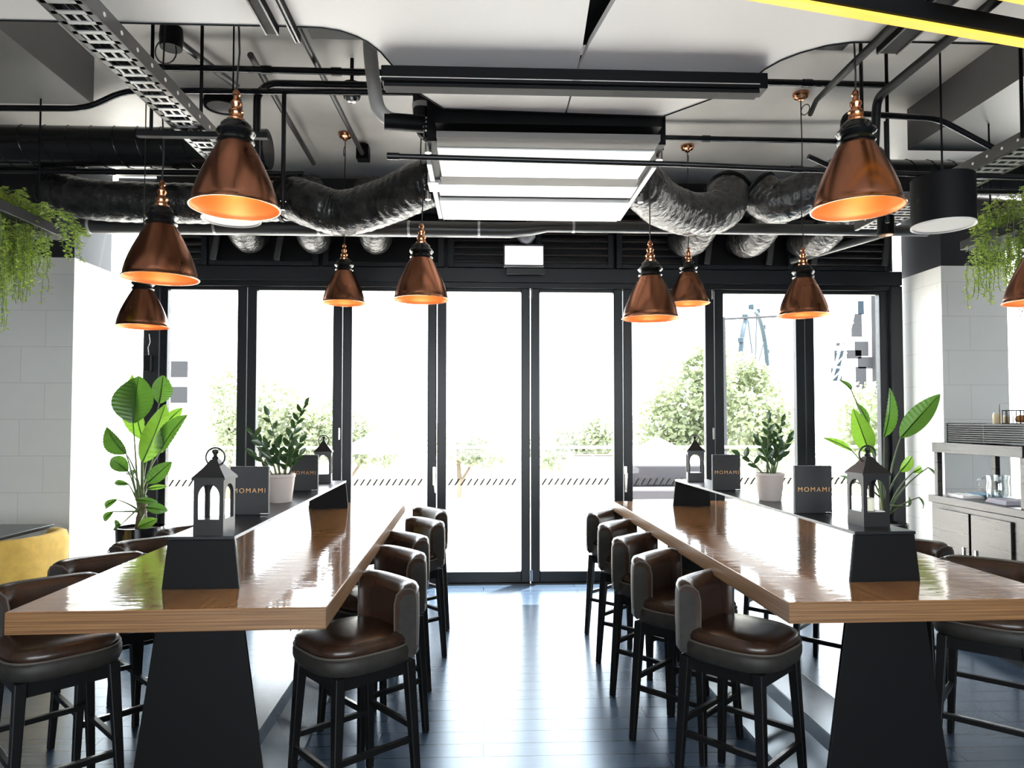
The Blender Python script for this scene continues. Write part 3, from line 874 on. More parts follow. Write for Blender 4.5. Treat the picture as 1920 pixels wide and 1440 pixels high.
zz_plant((-1.014, 3.520, ZS), 'white pot plant with tall dark glossy stems on the left table shelf',
         [(-0.02, 0.01, -0.150, 0.02, 0.345, 9, 0.068), (-0.005, 0.01, -0.075, 0.03, 0.435, 6, 0.066), (0.01, 0.02, 0.115, 0.02, 0.490, 11, 0.064), (0.02, -0.01, 0.100, -0.02, 0.300, 6, 0.068),
          (-0.03, -0.01, -0.130, -0.03, 0.245, 6, 0.068), (0.0, -0.02, 0.01, -0.05, 0.290, 6, 0.066), (0.03, 0.02, 0.085, 0.03, 0.235, 6, 0.066), (-0.01, -0.03, -0.050, -0.06, 0.270, 6, 0.066),
          (0.03, -0.02, 0.050, -0.05, 0.230, 5, 0.06), (-0.01, 0.03, -0.08, 0.05, 0.290, 6, 0.066), (0.02, 0.0, 0.045, 0.0, 0.31, 6, 0.06)], 5)
zz_plant((1.462, 3.500, ZS), 'white pot plant with rounded dark leaflets on the right table shelf',
         [(-0.01, 0.01, 0.005, 0.02, 0.415, 9, 0.060), (0.01, 0.01, 0.075, 0.02, 0.400, 9, 0.060), (0.02, -0.01, 0.088, -0.02, 0.310, 7, 0.068), (0.0, -0.02, -0.065, -0.02, 0.300, 6, 0.068),
          (-0.03, 0.0, -0.160, -0.01, 0.235, 5, 0.066), (0.02, 0.02, 0.070, 0.04, 0.255, 6, 0.068), (0.0, 0.02, 0.02, 0.05, 0.330, 7, 0.064), (0.01, -0.02, 0.030, -0.05, 0.270, 6, 0.068)], 9)


# ------------------------------------------------------------------ big paddle-leaf plants by the windows
def strelitzia(loc, label, leaves, trunk_top, sc_=1 / 232.0, x0=0.0, y0=0.0, seed=1):
    rnd = random.Random(seed)
    t = thing('paddle_leaf_plant', label, 'plant', loc, group='tall paddle-leaf plants by the windows')
    MB().lathe([(0.0, 0.0), (0.150, 0.0), (0.155, 0.01), (0.178, 0.64), (0.178, 0.66), (0.165, 0.66), (0.163, 0.63), (0.0, 0.62)], 36).build('planter', M['pot_black'], t, smooth=40)
    MB().lathe([(0.0, 0.637), (0.164, 0.633)], 24).build('soil', M['soil'], t)
    tk = Vector((trunk_top[0], 0.0, trunk_top[1]))
    MB().tube(smooth_path([(0, 0, 0.62), (tk.x * 0.4, 0.0, 0.62 + (tk.z - 0.62) * 0.5), tk], 4), [0.042] * 4 + [0.034] * 4 + [0.024], 10).build('trunk', M['trunk'], t)
    for (bx, by, tx, ty, w, dy, kind, tilt, droop) in leaves:
        b = Vector(((bx - x0) * sc_, dy, 0.66 + (y0 - by) * sc_))
        e = Vector(((tx - x0) * sc_, dy + (0.10 if tilt > 0 else -0.06), 0.66 + (y0 - ty) * sc_))
        st = Vector((rnd.uniform(-0.03, 0.03), rnd.uniform(-0.03, 0.03), 0.64 + rnd.uniform(0.02, max(0.03, (tk.z - 0.66) * 0.9))))
        d = (e - b).normalized()
        mid = (st + b) / 2 + Vector((-(b.x - st.x) * 0.25, 0, abs(b.z - st.z) * 0.12))
        pts = [st * (1 - u) ** 2 + mid * 2 * u * (1 - u) + b * u * u for u in [i / 8 for i in range(9)]]
        pet = MB().tube(pts, [0.010 - 0.006 * i / 8 for i in range(9)], 7).build('leaf_stalk', M['stem'], t)
        m = {'d': M['leaf_big'], 'p': M['leaf_pale']}[kind]
        up = Vector((math.sin(tilt), -math.cos(tilt), 0.25)).normalized()
        rows = leaf_rows(b, e, w * sc_ * 1.08, up, 0.30, droop, 54, 5, 0.80, ripple=0.0030)
        rows_ = rows[::4]
        lf = MB().sheet(rows).build('leaf_blade', m, pet, smooth=60)
        rib = [r[len(r) // 2] + Vector((0, -0.003, 0)) for r in rows_]
        MB().tube(rib, [0.006 - 0.004 * i / len(rib) for i in range(len(rib))], 5).build('midrib', M['leaf_pale'], pet)


LPL = [(260, 797, 258, 711, 66, -0.12, 'd', 0.1, 0.10), (258, 828, 244, 708, 56, 0.06, 'p', -0.5, 0.08), (280, 760, 276, 706, 34, 0.12, 'd', 0.7, 0.1), (232, 741, 207, 730, 16, 0.20, 'd', 0.3, 0.1),
       (270, 868, 299, 762, 40, -0.05, 'p', 0.7, 0.16), (296, 850, 350, 782, 42, 0.0, 'd', -0.5, 0.12), (286, 800, 310, 768, 20, 0.15, 'p', 0.6, 0.1), (246, 852, 219, 804, 44, -0.10, 'd', -0.6, 0.12),
       (244, 884, 203, 861, 26, -0.05, 'd', 0.3, 0.15), (222, 853, 190, 852, 7, 0.1, 'd', 0.2, 0.0), (285, 905, 317, 868, 26, -0.1, 'd', 0.4, 0.12), (248, 893, 228, 887, 14, 0.0, 'd', 0.5, 0.1),
       (246, 908, 209, 907, 10, -0.05, 'd', 0.2, 0.25), (280, 916, 304, 914, 9, -0.05, 'p', 0.2, 0.2), (232, 934, 200, 952, 12, -0.1, 'd', 0.2, 0.3), (228, 955, 200, 974, 12, -0.12, 'd', 0.3, 0.2),
       (283, 948, 311, 957, 18, -0.1, 'd', 0.3, 0.2), (266, 934, 296, 941, 11, -0.12, 'd', 0.2, 0.2), (243, 978, 221, 984, 18, -0.13, 'd', 0.2, 0.2), (274, 982, 297, 971, 18, -0.14, 'p', 0.3, 0.1), (248, 930, 230, 925, 9, 0.1, 'd', 0.2, 0.1)]
strelitzia((-2.697, 5.60, 0), 'tall paddle-leaf plant in a black planter beside the left column', LPL, (0.02, 0.90), x0=263, y0=985, seed=3)
LPR = [(1590, 734, 1576, 713, 20, 0.0, 'd', 0.5, 0.1), (1617, 853, 1579, 770, 34, -0.05, 'p', -0.5, 0.1), (1610, 850, 1636, 836, 20, -0.05, 'd', 0.3, 0.15), (1639, 822, 1665, 730, 36, -0.10, 'd', 0.6, 0.1),
       (1636, 800, 1624, 756, 16, 0.1, 'd', 0.2, 0.1), (1678, 824, 1746, 743, 36, -0.05, 'd', -0.5, 0.06), (1602, 850, 1557, 826, 14, 0.1, 'p', 0.3, 0.15), (1661, 886, 1699, 859, 20, -0.15, 'p', 0.3, 0.12),
       (1693, 889, 1722, 880, 12, -0.1, 'p', 0.3, 0.3), (1722, 880, 1752, 903, 6, -0.1, 'd', 0.2, 0.2), (1676, 950, 1690, 935, 7, -0.15, 'd', 0.2, 0.2), (1696, 934, 1717, 958, 6, -0.15, 'd', 0.2, 0.2), (1588, 905, 1575, 898, 8, 0, 'd', 0.3, 0.1)]
strelitzia((3.26, 5.55, 0), 'tall paddle-leaf plant with few leaves beside the right column', LPR, (0.0, 0.85), x0=1650, y0=985, seed=4)


# ------------------------------------------------------------------ trailing plants
def trailing(name_loc, label, box, strands, seed):
    rnd = random.Random(seed)
    t = thing('trailing_plant', label, 'plant', name_loc, group='trailing green plants near the ceiling')
    sx, sy, sz = box
    MB().box((0, 0, sz / 2), box).build('trough', M['column_dark'], t, bevel=0.004)
    for y in (-sy * 0.4, sy * 0.4): MB().tube([(0, y, sz), (0, y, SLAB - name_loc[2])], 0.006, 6).build('hanger_rod', M['black'], t)
    lf, stm = MB(), MB()
    for (px, py, ox, oy, up_, ln) in strands:
        p = Vector((px, py, sz + 0.01))
        n = 14
        pts = []
        for i in range(n + 1):
            u = i / n
            out = 1 - math.exp(-3.2 * u)
            z = up_ * math.sin(PI * min(1, u * 2.2)) if u < 0.45 else 0
            pts.append(p + Vector((ox * out + rnd.uniform(-1, 1) * 0.008, oy * out + rnd.uniform(-1, 1) * 0.008, z - ln * max(0, u - 0.12) ** 1.15)))
        stm.tube(pts, 0.0018, 4, caps=False)
        L = sum((pts[i + 1] - pts[i]).length for i in range(n))
        m = int(L / 0.0105)
        for i in range(m):
            u = (i + rnd.random()) / m * n
            k = min(int(u), n - 1)
            q = pts[k].lerp(pts[k + 1], u - k)
            a = rnd.uniform(0, 2 * PI)
            dv = Vector((math.cos(a), math.sin(a), rnd.uniform(-0.8, 0.3))).normalized()
            l_ = rnd.uniform(0.020, 0.038)
            s_ = dv.cross(Vector((0, 0, 1))).normalized() * l_ * 0.30
            w = Vector((0, 0, rnd.uniform(-0.004, 0.006)))
            lf.add([q, q + dv * l_ * 0.55 + s_ + w, q + dv * l_, q + dv * l_ * 0.55 - s_ + w], [(0, 1, 2, 3)])
    stm.build('vines', M['stem'], t)
    lf.build('foliage', M['fern'], t, smooth=0)


rnd = random.Random(11)
ST = []
for i in range(190):
    ln = rnd.choice((rnd.uniform(0.15, 0.45), rnd.uniform(0.40, 0.60)))
    ST.append((rnd.uniform(-0.16, 0.10), rnd.uniform(-0.30, 0.30), rnd.uniform(-0.05, 0.07), rnd.uniform(-0.16, 0.05), rnd.uniform(0.03, 0.16), ln))
for (ox, oy, ln) in ((0.10, -0.05, 0.88), (0.06, -0.08, 0.84), (0.00, -0.06, 0.85), (0.12, -0.02, 0.80), (-0.06, -0.06, 0.8), (0.14, -0.04, 0.86)):
    for k in range(3): ST.append((0.02 + rnd.uniform(-0.03, 0.03), -0.2 + rnd.uniform(-0.03, 0.03), ox + rnd.uniform(-0.01, 0.01), oy + rnd.uniform(-0.01, 0.01), 0.06, ln * rnd.uniform(0.94, 1.02)))
for k in range(12): ST.append((0.12, 0.1 + rnd.uniform(-0.05, 0.05), 0.20 + rnd.uniform(-0.05, 0.07), rnd.uniform(-0.05, 0.05), 0.05, rnd.uniform(0.10, 0.30)))
trailing((-2.70, 4.0, 2.60), 'trailing green plant spilling from a dark trough at upper left', (0.30, 0.7, 0.06), ST, 21)
ST = []
for i in range(120):
    ST.append((rnd.uniform(-0.16, 0.2), rnd.uniform(-0.30, 0.25), rnd.uniform(-0.10, 0.06), rnd.uniform(-0.12, 0.05), rnd.uniform(0.08, 0.22), rnd.uniform(0.25, 0.55)))
for k in range(7): ST.append((-0.02 + rnd.uniform(-0.02, 0.02), -0.1, -0.10 + rnd.uniform(-0.02, 0.02), -0.05, 0.04, rnd.uniform(0.60, 0.68)))
for k in range(14): ST.append((0.05 + rnd.uniform(-0.03, 0.03), -0.15, 0.00 + rnd.uniform(-0.03, 0.03), -0.05, 0.04, rnd.uniform(0.85, 1.02)))
for k in range(8): ST.append((-0.12, 0.0, -0.14 + rnd.uniform(-0.04, 0.02), rnd.uniform(-0.05, 0.05), 0.06, rnd.uniform(0.15, 0.30)))
trailing((3.33, 4.15, 2.62), 'trailing green plant spilling from a dark trough at upper right', (0.34, 0.6, 0.06), ST, 22)

# ------------------------------------------------------------------ left corner: mustard armchair and small dark table
t = thing('armchair', 'mustard velvet armchair beside the small dark table at left', 'armchair', (-3.25, 4.80, 0))
MB().box((-0.03, 0, 0.37), (0.60, 0.50, 0.16)).build('seat', M['yellow'], t, bevel=0.04, smooth=60)
pth = [(0.13, -0.285), (0.17, -0.287), (0.22, -0.278), (0.29, -0.22), (0.33, -0.10), (0.335, 0.0), (0.33, 0.10), (0.29, 0.22), (0.22, 0.278), (0.17, 0.287), (0.13, 0.285)]
rings = []
for i, (x, y) in enumerate(pth):
    a, b_ = pth[max(0, i - 1)], pth[min(len(pth) - 1, i + 1)]
    tx, ty = b_[0] - a[0], b_[1] - a[1]; l_ = math.hypot(tx, ty); ox, oy = ty / l_, -tx / l_
    top = 0.735 - (0.06 if i in (0, 10) else 0.0) - (0.015 if i in (1, 9) else 0)
    rings.append([(x - ox * 0.035, y - oy * 0.035, 0.28), (x + ox * 0.035, y + oy * 0.035, 0.26), (x + ox * 0.045, y + oy * 0.045, top - 0.06), (x + ox * 0.03, y + oy * 0.03, top - 0.01), (x, y, top), (x - ox * 0.03, y - oy * 0.03, top - 0.012), (x - ox * 0.04, y - oy * 0.04, top - 0.06)])
MB().loft(rings).build('backrest', M['yellow'], t, smooth=70)
for sx in (-1, 1):
    for sy in (-1, 1): MB().tube([(sx * 0.2, sy * 0.19, 0.30), (sx * 0.23, sy * 0.22, 0)], [0.018, 0.012], 10).build('leg', M['stool_black'], t)
t = thing('dining_table', 'small dark table with a thin top at the far left', 'table', (-3.72, 4.75, 0))
MB().box((0, 0, 0.738), (1.30, 0.74, 0.024)).build('tabletop', M['black_satin'], t, bevel=0.003)
MB().bar((-0.1, 0.1, 0.0), (0.12, 0.1, 0.728), 0.06, 0.04).build('leg', M['black'], t, smooth=0)
MB().bar((0.34, 0.1, 0.0), (0.12, 0.1, 0.728), 0.06, 0.04).build('leg', M['black'], t, smooth=0)

# ------------------------------------------------------------------ steel service station at right
t = thing('service_station', 'stainless steel service station with open hutch in front of the right column', 'cabinet', (3.20, 4.37, 0))
ya, yb, D = -0.47, 0.48, 0.46
MB().box((D / 2, (ya + yb) / 2, 0.485), (D, yb - ya, 0.85)).build('carcass', M['steel'], t, bevel=0.003)
MB().box((D / 2 + 0.02, (ya + yb) / 2, 0.03), (D - 0.06, yb - ya - 0.04, 0.06)).build('plinth', M['black'], t, smooth=0)
for y0, y1 in ((0.08, 0.40), (-0.285, 0.065)):
    d = MB().box((-0.008, (y0 + y1) / 2, 0.475), (0.018, y1 - y0 - 0.006, 0.80)).build('door', M['steel'], t, bevel=0.002)
    MB().box((-0.022, y1 - 0.05 if y0 < 0 else y0 + 0.05, 0.60), (0.010, 0.012, 0.10)).build('handle', M['chrome'], d, bevel=0.002)
MB().box((D / 2 - 0.01, (ya + yb) / 2, 0.937), (D + 0.02, yb - ya + 0.02, 0.050)).build('counter', M['steel'], t, bevel=0.004)
for x in (0.02, D - 0.02):
    for y in (0.43, -0.36): MB().box((x, y, 1.115), (0.036, 0.036, 0.306)).build('post', M['steel'], t, bevel=0.002)
cn = MB().box((0.0, 0.035, 1.302), (0.024, 0.83, 0.068)).box((D, 0.035, 1.302), (0.024, 0.83, 0.068)).box((D / 2, 0.43, 1.302), (D - 0.026, 0.03, 0.068)).box((D / 2, -0.36, 1.302), (D - 0.026, 0.03, 0.068))
cn.box((D / 2, 0.035, 1.330), (D - 0.03, 0.74, 0.008))
cn.build('canopy', M['steel'], t, bevel=0.002)
gd = MB()
for i in range(9): gd.box((0.04, 0.0, 1.349 + i * 0.014), (0.012, 0.71, 0.008))
for y in (-0.35, 0.355): gd.box((0.16, y, 1.405), (0.26, 0.014, 0.135))
gd.box((0.30, 0, 1.405), (0.012, 0.70, 0.135)).box((0.165, 0, 1.464), (0.26, 0.70, 0.008))
gd.build('grille', M['dark_steel'], t, smooth=0)

ZC = 0.9625
ZG = 1.4685
j = thing('glass_jug', 'clear pressed-glass jug on the steel counter', 'jug', (3.40, 4.47, ZC))
MB().lathe([(0.0, 0.004), (0.055, 0.0), (0.062, 0.02), (0.066, 0.08), (0.060, 0.12), (0.066, 0.165), (0.063, 0.165), (0.057, 0.12), (0.062, 0.08), (0.058, 0.02), (0.0, 0.012)], 28).build('body', M['jug_glass'], j)
MB().tube(smooth_path([(-0.03, 0.055, 0.145), (-0.05, 0.105, 0.13), (-0.05, 0.11, 0.08), (-0.03, 0.06, 0.04)], 5), 0.008, 8).build('handle', M['jug_glass'], j)


def cloth(name, label, loc, size, material, seed, cat='napkin', group=None, layers=3):
    r_ = random.Random(seed)
    b = MB()
    for k in range(layers):
        z = 0.008 * k
        rows0, rows1 = [], []
        for i in range(9):
            a0, a1 = [], []
            for jx in range(9):
                x = (i / 8 - 0.5) * size[0] * (1 - 0.05 * k); y = (jx / 8 - 0.5) * size[1] * (1 - 0.04 * k)
                w = 0.003 * math.sin(i * 1.3 + seed + k) + 0.003 * math.cos(jx * 1.7 + seed * 2 + k)
                a0.append((x, y, z + 0.0 if k == 0 else z + w * 0.3)); a1.append((x, y, z + 0.008 + abs(w)))
            rows0.append(a0); rows1.append(a1)
        b.sheet(rows1); b.sheet(rows0)
        n = 9
        o = len(b.v) - 162
        edge = [(i * n, (i + 1) * n) for i in range(8)] + [(i * n + 8, (i + 1) * n + 8) for i in range(8)] + [(i, i + 1) for i in range(8)] + [(72 + i, 73 + i) for i in range(8)]
        for p, q in edge:
            b.f.append([o + p, o + q, o + 81 + q, o + 81 + p]); b.mi.append(0)
    ob = b.build(name, material, smooth=60)
    ob.location = loc; ob.rotation_euler = (0, 0, r_.uniform(-0.2, 0.2))
    return tag(ob, label, cat, group)


cloth('folded_napkin', 'lilac-grey folded napkin beside the glass jug, front one', (3.33, 4.28, ZC + 0.001), (0.17, 0.22), M['cloth_lilac'], 1, group='napkins on the steel counter')
cloth('folded_napkin', 'lilac-grey folded napkin in the middle of the steel counter', (3.36, 4.53, ZC + 0.001), (0.13, 0.14), M['cloth_lilac'], 2, group='napkins on the steel counter', layers=2) if False else None
cloth('folded_cloth', 'blue folded cloth at the far left of the steel counter', (3.48, 4.70, ZC + 0.001), (0.14, 0.16), M['cloth_blue'], 3, cat='cloth', layers=2)
cloth('folded_paper', 'white folded paper stack at the front left of the steel counter', (3.31, 4.66, ZC + 0.001), (0.14, 0.20), M['paper'], 4, cat='paper', layers=2)

k = thing('wire_basket', 'black wire basket with baked goods on top of the steel station', 'basket', (3.36, 4.10, ZG))
wb_ = MB()
for i in range(12):
    y = -0.16 + i * 0.32 / 11
    for x in (-0.08, 0.10): wb_.tube([(x, y, 0), (x, y, 0.085)], 0.0025, 5)
for i in range(7):
    x = -0.08 + i * 0.03
    for y in (-0.16, 0.16): wb_.tube([(x, y, 0), (x, y, 0.085)], 0.0025, 5)
for z in (0.003, 0.085): wb_.tube([(-0.08, -0.16, z), (0.10, -0.16, z), (0.10, 0.16, z), (-0.08, 0.16, z), (-0.08, -0.16, z)], 0.004, 6)
wb_.box((0.01, 0, 0.004), (0.17, 0.31, 0.004))
wb_.build('wires', M['black'], k)
hb = MB().tube([(-0.09, -0.17, 0.0), (-0.09, -0.17, 0.125), (-0.09, 0.17, 0.125), (-0.09, 0.17, 0.0)], 0.003, 6).build('stand_frame', M['chrome'], k)
for i in range(4):
    r_ = random.Random(i)
    q = MB().lathe([(0.0, 0.0), (0.025, 0.003), (0.034, 0.016), (0.030, 0.030), (0.015, 0.040), (0.0, 0.042)], 16).build('bread_roll', M['bread'])
    q.location = (3.36 + r_.uniform(-0.02, 0.03), 4.00 + i * 0.066, ZG + 0.007); q.scale = (1, 1, 1.2)
    tag(q, ['round brown bread roll at the right end of the wire basket', 'round brown bread roll second from the right in the wire basket', 'round brown bread roll second from the left in the wire basket', 'round brown bread roll at the left end of the wire basket'][i], 'bread', 'bread rolls in the wire basket')
for i, (y, r0, h0, lab) in enumerate(((4.44, 0.024, 0.075, 'cream jar on the steel station, left of the wire basket'), (4.36, 0.018, 0.055, 'smaller cream jar next to the wire basket'))):
    q = thing('jar', lab, 'jar', (3.38, y, ZG))
    MB().lathe([(0.0, 0), (r0, 0), (r0, h0 * 0.8), (r0 * 0.8, h0 * 0.86)], 18, close=True).build('body', M['jar'], q)
    MB().lathe([(r0 * 0.85, h0 * 0.86), (r0 * 0.85, h0)], 18, close=True).build('lid', M['paper'], q)


# ------------------------------------------------------------------ ceiling services
def pipe(name, label, pts, r, m, cat='pipe', group=None, n=12, rad=0.12, couplings=()):
    o = thing(name, label, cat, pts[0], group=group)
    p0 = Vector(pts[0])
    P = round_path([Vector(p) - p0 for p in pts], rad) if len(pts) > 2 else [Vector(p) - p0 for p in pts]
    MB().tube(P, r, n).build('run', m, o)
    for c_ in couplings:
        c_ = Vector(c_)
        i = min(range(len(P) - 1), key=lambda q: ((P[q] + P[q + 1]) / 2 + p0 - c_).length)
        d = (P[i + 1] - P[i]).normalized()
        c2 = c_ - p0
        MB().tube([c2 - d * 0.03, c2 + d * 0.03], r * 1.25, n).build('coupling', m, o)
    return o


# long ventilation pipe in front of the louvres
o = thing('ventilation_pipe', 'long grey ventilation pipe running across the room in front of the vents', 'pipe', (-3.35, 5.45, 3.0))
MB().tube([(0, 0, 0), (3.55, 0, 0), (3.72, 0, 0.012), (3.85, 0, 0.03), (6.95, 0, 0.03)], [0.062, 0.062, 0.055, 0.044, 0.044], 20).build('run', M['grey_pipe'], o)
for x in (0.3, 1.25, 2.05, 2.75, 3.3, 4.05): MB().tube([(x, 0, 0.002 if x < 3.6 else 0.03), (x + 0.02, 0, 0.002 if x < 3.6 else 0.03)], 0.064 if x < 3.6 else 0.047, 20).build('joint_band', M['galv'], o)

# spiral ducts
for nm, xa, xb, z, y in (('black spiral duct at the left above the trailing plant', -4.9, -1.55, 3.44, 5.0), ('black spiral duct at the right behind the cylinder lights', 2.75, 6.4, 3.29, 5.0)):
    o = thing('spiral_duct', nm, 'duct', (xa, y, z), group='black spiral ducts')
    r = 0.14
    MB().tube([(0, 0, 0), (xb - xa, 0, 0)], r, 28).build('run', M['spiral'], o, smooth=60)
    hel = []
    n = int((xb - xa) / 0.16)
    for i in range(n * 16 + 1):
        a = i / 16 * 2 * PI
        hel.append(((i / 16) * 0.16, (r + 0.001) * math.cos(a), (r + 0.001) * math.sin(a)))
    MB().tube(hel, 0.005, 5).build('seam', M['spiral'], o)


def flex(label, pts, r, m, group='flexible ducts to the vents', rib=0.018, seed=0):
    rn = random.Random(seed)
    o = thing('flexible_duct', label, 'duct', pts[0], group=group)
    p0 = Vector(pts[0])
    P = smooth_path([Vector(p) - p0 for p in pts], 16)
    rs = []
    for i in range(len(P)):
        rs.append(r * (1 + rib * math.sin(i * 2.1) + rib * 0.7 * rn.uniform(-1, 1)))
    MB().tube(P, rs, 24).build('sleeve', m, o, smooth=70)
    for i in (2, len(P) - 3):
        d = (P[i + 1] - P[i - 1]).normalized()
        MB().tube([P[i] - d * 0.012, P[i] + d * 0.012], r * 1.06, 24).build('strap', M['black_matt'], o)
    return o


flex('fat black foil duct leaving the ceiling unit at its left', [(-0.30, 4.50, 3.05), (-0.42, 4.53, 3.03), (-0.66, 4.70, 2.98), (-0.98, 4.85, 2.94), (-1.20, 4.88, 3.00), (-1.42, 5.05, 3.12)], 0.155, M['foil'], seed=1)
flex('black foil duct running left behind the copper lamps', [(-1.45, 5.15, 3.12), (-1.9, 5.15, 3.09), (-2.4, 5.15, 3.09), (-2.9, 5.15, 3.11), (-3.2, 5.2, 3.2)], 0.145, M['foil'], seed=2)
flex('fat black foil duct leaving the ceiling unit at its right', [(0.93, 4.45, 3.05), (1.05, 4.49, 3.03), (1.24, 4.72, 2.99), (1.52, 4.92, 2.98), (1.75, 5.0, 3.05), (1.86, 5.12, 3.25)], 0.155, M['foil_grey'], seed=3)
flex('silver foil duct bending down behind the right copper lamps', [(2.72, 4.85, 3.30), (2.40, 4.95, 3.18), (2.18, 5.05, 3.12), (2.05, 5.12, 3.24)], 0.155, M['foil_grey'], seed=4)
flex('silver foil duct behind the large right copper lamp', [(2.98, 4.95, 3.40), (2.80, 5.05, 3.30), (2.68, 5.15, 3.26)], 0.13, M['foil_grey'], seed=5)
for i, (x, dx, nm, m) in enumerate(((-2.05, 0.08, 'drooping foil elbow above the second folding door', 'foil'), (-1.48, 0.08, 'drooping foil elbow above the gap of second and third doors', 'foil'), (-0.95, 0.06, 'drooping foil elbow left of the aisle lamp', 'foil'),
                                    (1.83, 0.10, 'silver foil elbow above the small far right lamp', 'foil_grey'), (2.37, 0.10, 'silver foil elbow in the middle of the three at right', 'foil_grey'), (2.93, 0.16, 'silver foil elbow nearest the right column', 'foil_grey'))):
    flex(nm, [(x + dx, 5.48, 3.34), (x + dx * 0.6, 5.68, 3.22), (x + dx * 0.2, 5.92, 3.10), (x, 6.10, 3.09), (x - 0.02, 6.25, 3.16)], 0.135, M[m], seed=10 + i, group='foil elbows into the vents')
pipe('conduit', 'slanting pale pipe meeting the wall at the right vent', [(3.45, 5.55, 3.08), (2.85, 6.28, 2.97)], 0.035, M['grey_pipe'])
pipe('conduit', 'horizontal grey pipe above the right vent', [(2.7, 6.26, 3.32), (3.75, 6.26, 3.32)], 0.03, M['grey_pipe'])

# ceiling unit with white underside
o = thing('ceiling_air_unit', 'large ceiling air unit with white underside hanging in the middle', 'air conditioner', (0.315, 0, 0))
zu = 2.85
MB().box((0.0, 4.07, zu + 0.255), (1.20, 1.30, 0.45)).build('casing', M['black'], o, smooth=0)
MB().box((0.0, 3.36, zu + 0.235), (1.10, 0.12, 0.33)).build('intake', M['black_matt'], o, smooth=0)
MB().box((0.0, 3.37, zu + 0.02), (1.09, 0.12, 0.03)).build('filter', M['filter'], o, smooth=0)
for y0, y1, w_, mm, nm in ((3.435, 3.84, 1.10, 'panel_white', 'panel'), (3.84, 3.965, 1.12, 'filter', 'access_strip'), (3.965, 4.17, 1.16, 'panel_white', 'panel'), (4.26, 4.67, 1.18, 'panel_white', 'panel')):
    MB().box((0.0, (y0 + y1) / 2, zu + 0.013), (w_, y1 - y0 - 0.006, 0.026)).build(nm, M[mm], o, smooth=0)
MB().box((0.0, 4.215, zu + 0.03), (1.16, 0.08, 0.02)).build('slot', M['black_matt'], o, smooth=0)
for x in (-0.61, 0.61): MB().box((x, 4.2, zu + 0.03), (0.025, 1.0, 0.03)).build('flange', M['galv'], o, smooth=0)
MB().box((-0.60, 4.05, zu + 0.04), (0.08, 0.16, 0.06)).build('control_box', M['galv'], o, smooth=0)
for x, y in ((-0.60, 3.50), (0.60, 3.55), (-0.66, 4.25), (0.66, 4.25)):
    h = MB().tube([(x, y, zu + 0.02), (x, y, SLAB)], 0.006, 6).build('hanger_rod', M['dark_steel'], o)
    sp = [(x + 0.022 * math.cos(a * PI / 5), y + 0.022 * math.sin(a * PI / 5), zu + 0.06 + a * 0.0022) for a in range(51)]
    MB().tube(sp, 0.005, 5).build('spring', M['black'], h)
    MB().tube([(x, y, zu), (x, y, zu + 0.05)], 0.018, 10).build('isolator', M['chrome'], h)

# linear bars
o = thing('linear_diffuser', 'long black slot bar under the curved white ceiling', 'ceiling fitting', (0.38, 2.84, 2.905))
MB().box((0, 0, 0.0), (1.60, 0.09, 0.065)).build('housing', M['black'], o, bevel=0.004)
MB().box((-0.01, 0.0, -0.040), (1.56, 0.06, 0.016)).build('slot', M['black_matt'], o, smooth=0)
MB().box((-0.02, -0.046, -0.018), (1.57, 0.003, 0.004)).build('edge_strip', M['chrome'], o, smooth=0)
MB().tube([(0.79, 0, 0.03), (0.79, 0, 0.09)], 0.005, 6).build('hanger', M['black'], o)
pipe('sprinkler_pipe', 'black pipe with capped end crossing in front of the ceiling unit', [(-0.47, 3.42, 2.80), (0.95, 3.44, 2.79), (2.2, 3.46, 2.765), (4.2, 3.48, 2.74)], 0.014, M['pipe'], couplings=((-0.45, 3.42, 2.80), (1.6, 3.45, 2.777)))
pipe('conduit', 'thin black pipe below the left spiral duct', [(-4.6, 5.0, 3.25), (-1.3, 5.0, 3.27)], 0.018, M['pipe'], couplings=((-2.66, 5.0, 3.262),))
pipe('conduit', 'black pipe across the ceiling behind the curved panel', [(-2.0, 4.2, 3.62), (2.55, 4.2, 3.60)], 0.020, M['pipe'], couplings=((-1.32, 4.2, 3.617), (-0.9, 4.2, 3.615), (2.02, 4.2, 3.602)))
pipe('conduit', 'grey conduit along the ceiling left of the pale bent pipe', [(-1.06, 2.75, 3.68), (-0.99, 5.62, 3.66)], 0.018, M['grey_pipe'])
MB_ = thing('junction_box', 'small black box at the end of the left ceiling conduit', 'box', (-0.99, 5.66, 3.64)); MB().box((0, 0, 0.04), (0.10, 0.10, 0.12)).build('body', M['black'], MB_, bevel=0.004)
pipe('conduit', 'black conduit along the ceiling running to the right copper rose', [(1.49, 2.0, 2.93), (1.49, 2.78, 2.93), (2.25, 4.55, 3.66), (2.33, 4.80, 3.68)], 0.017, M['black_matt'])
pipe('conduit', 'black pipe running towards the doors and dropping beside the large right lamp', [(1.75, 1.9, 2.928), (1.75, 2.98, 2.928), (1.75, 3.02, 2.58)], 0.019, M['black_matt'], rad=0.05)
pipe('conduit', 'short ceiling conduit left of the curved panel', [(-1.78, 4.02, 3.69), (-1.62, 4.55, 3.68)], 0.022, M['grey_pipe'])
MB_ = thing('junction_box', 'dark round box with curled wires near the left ceiling conduit', 'box', (-1.80, 4.00, 3.63)); MB().lathe([(0.0, 0.0), (0.06, 0.0), (0.065, 0.06), (0.06, 0.12), (0.0, 0.12)], 18).build('body', M['black'], MB_)
MB().tube([(-0.02 - 0.06 * math.sin(a * 2 * PI / 16), -0.02, -0.03 + 0.07 * math.cos(a * 2 * PI / 16)) for a in range(15)], 0.004, 5).build('wires', M['cord'], MB_)
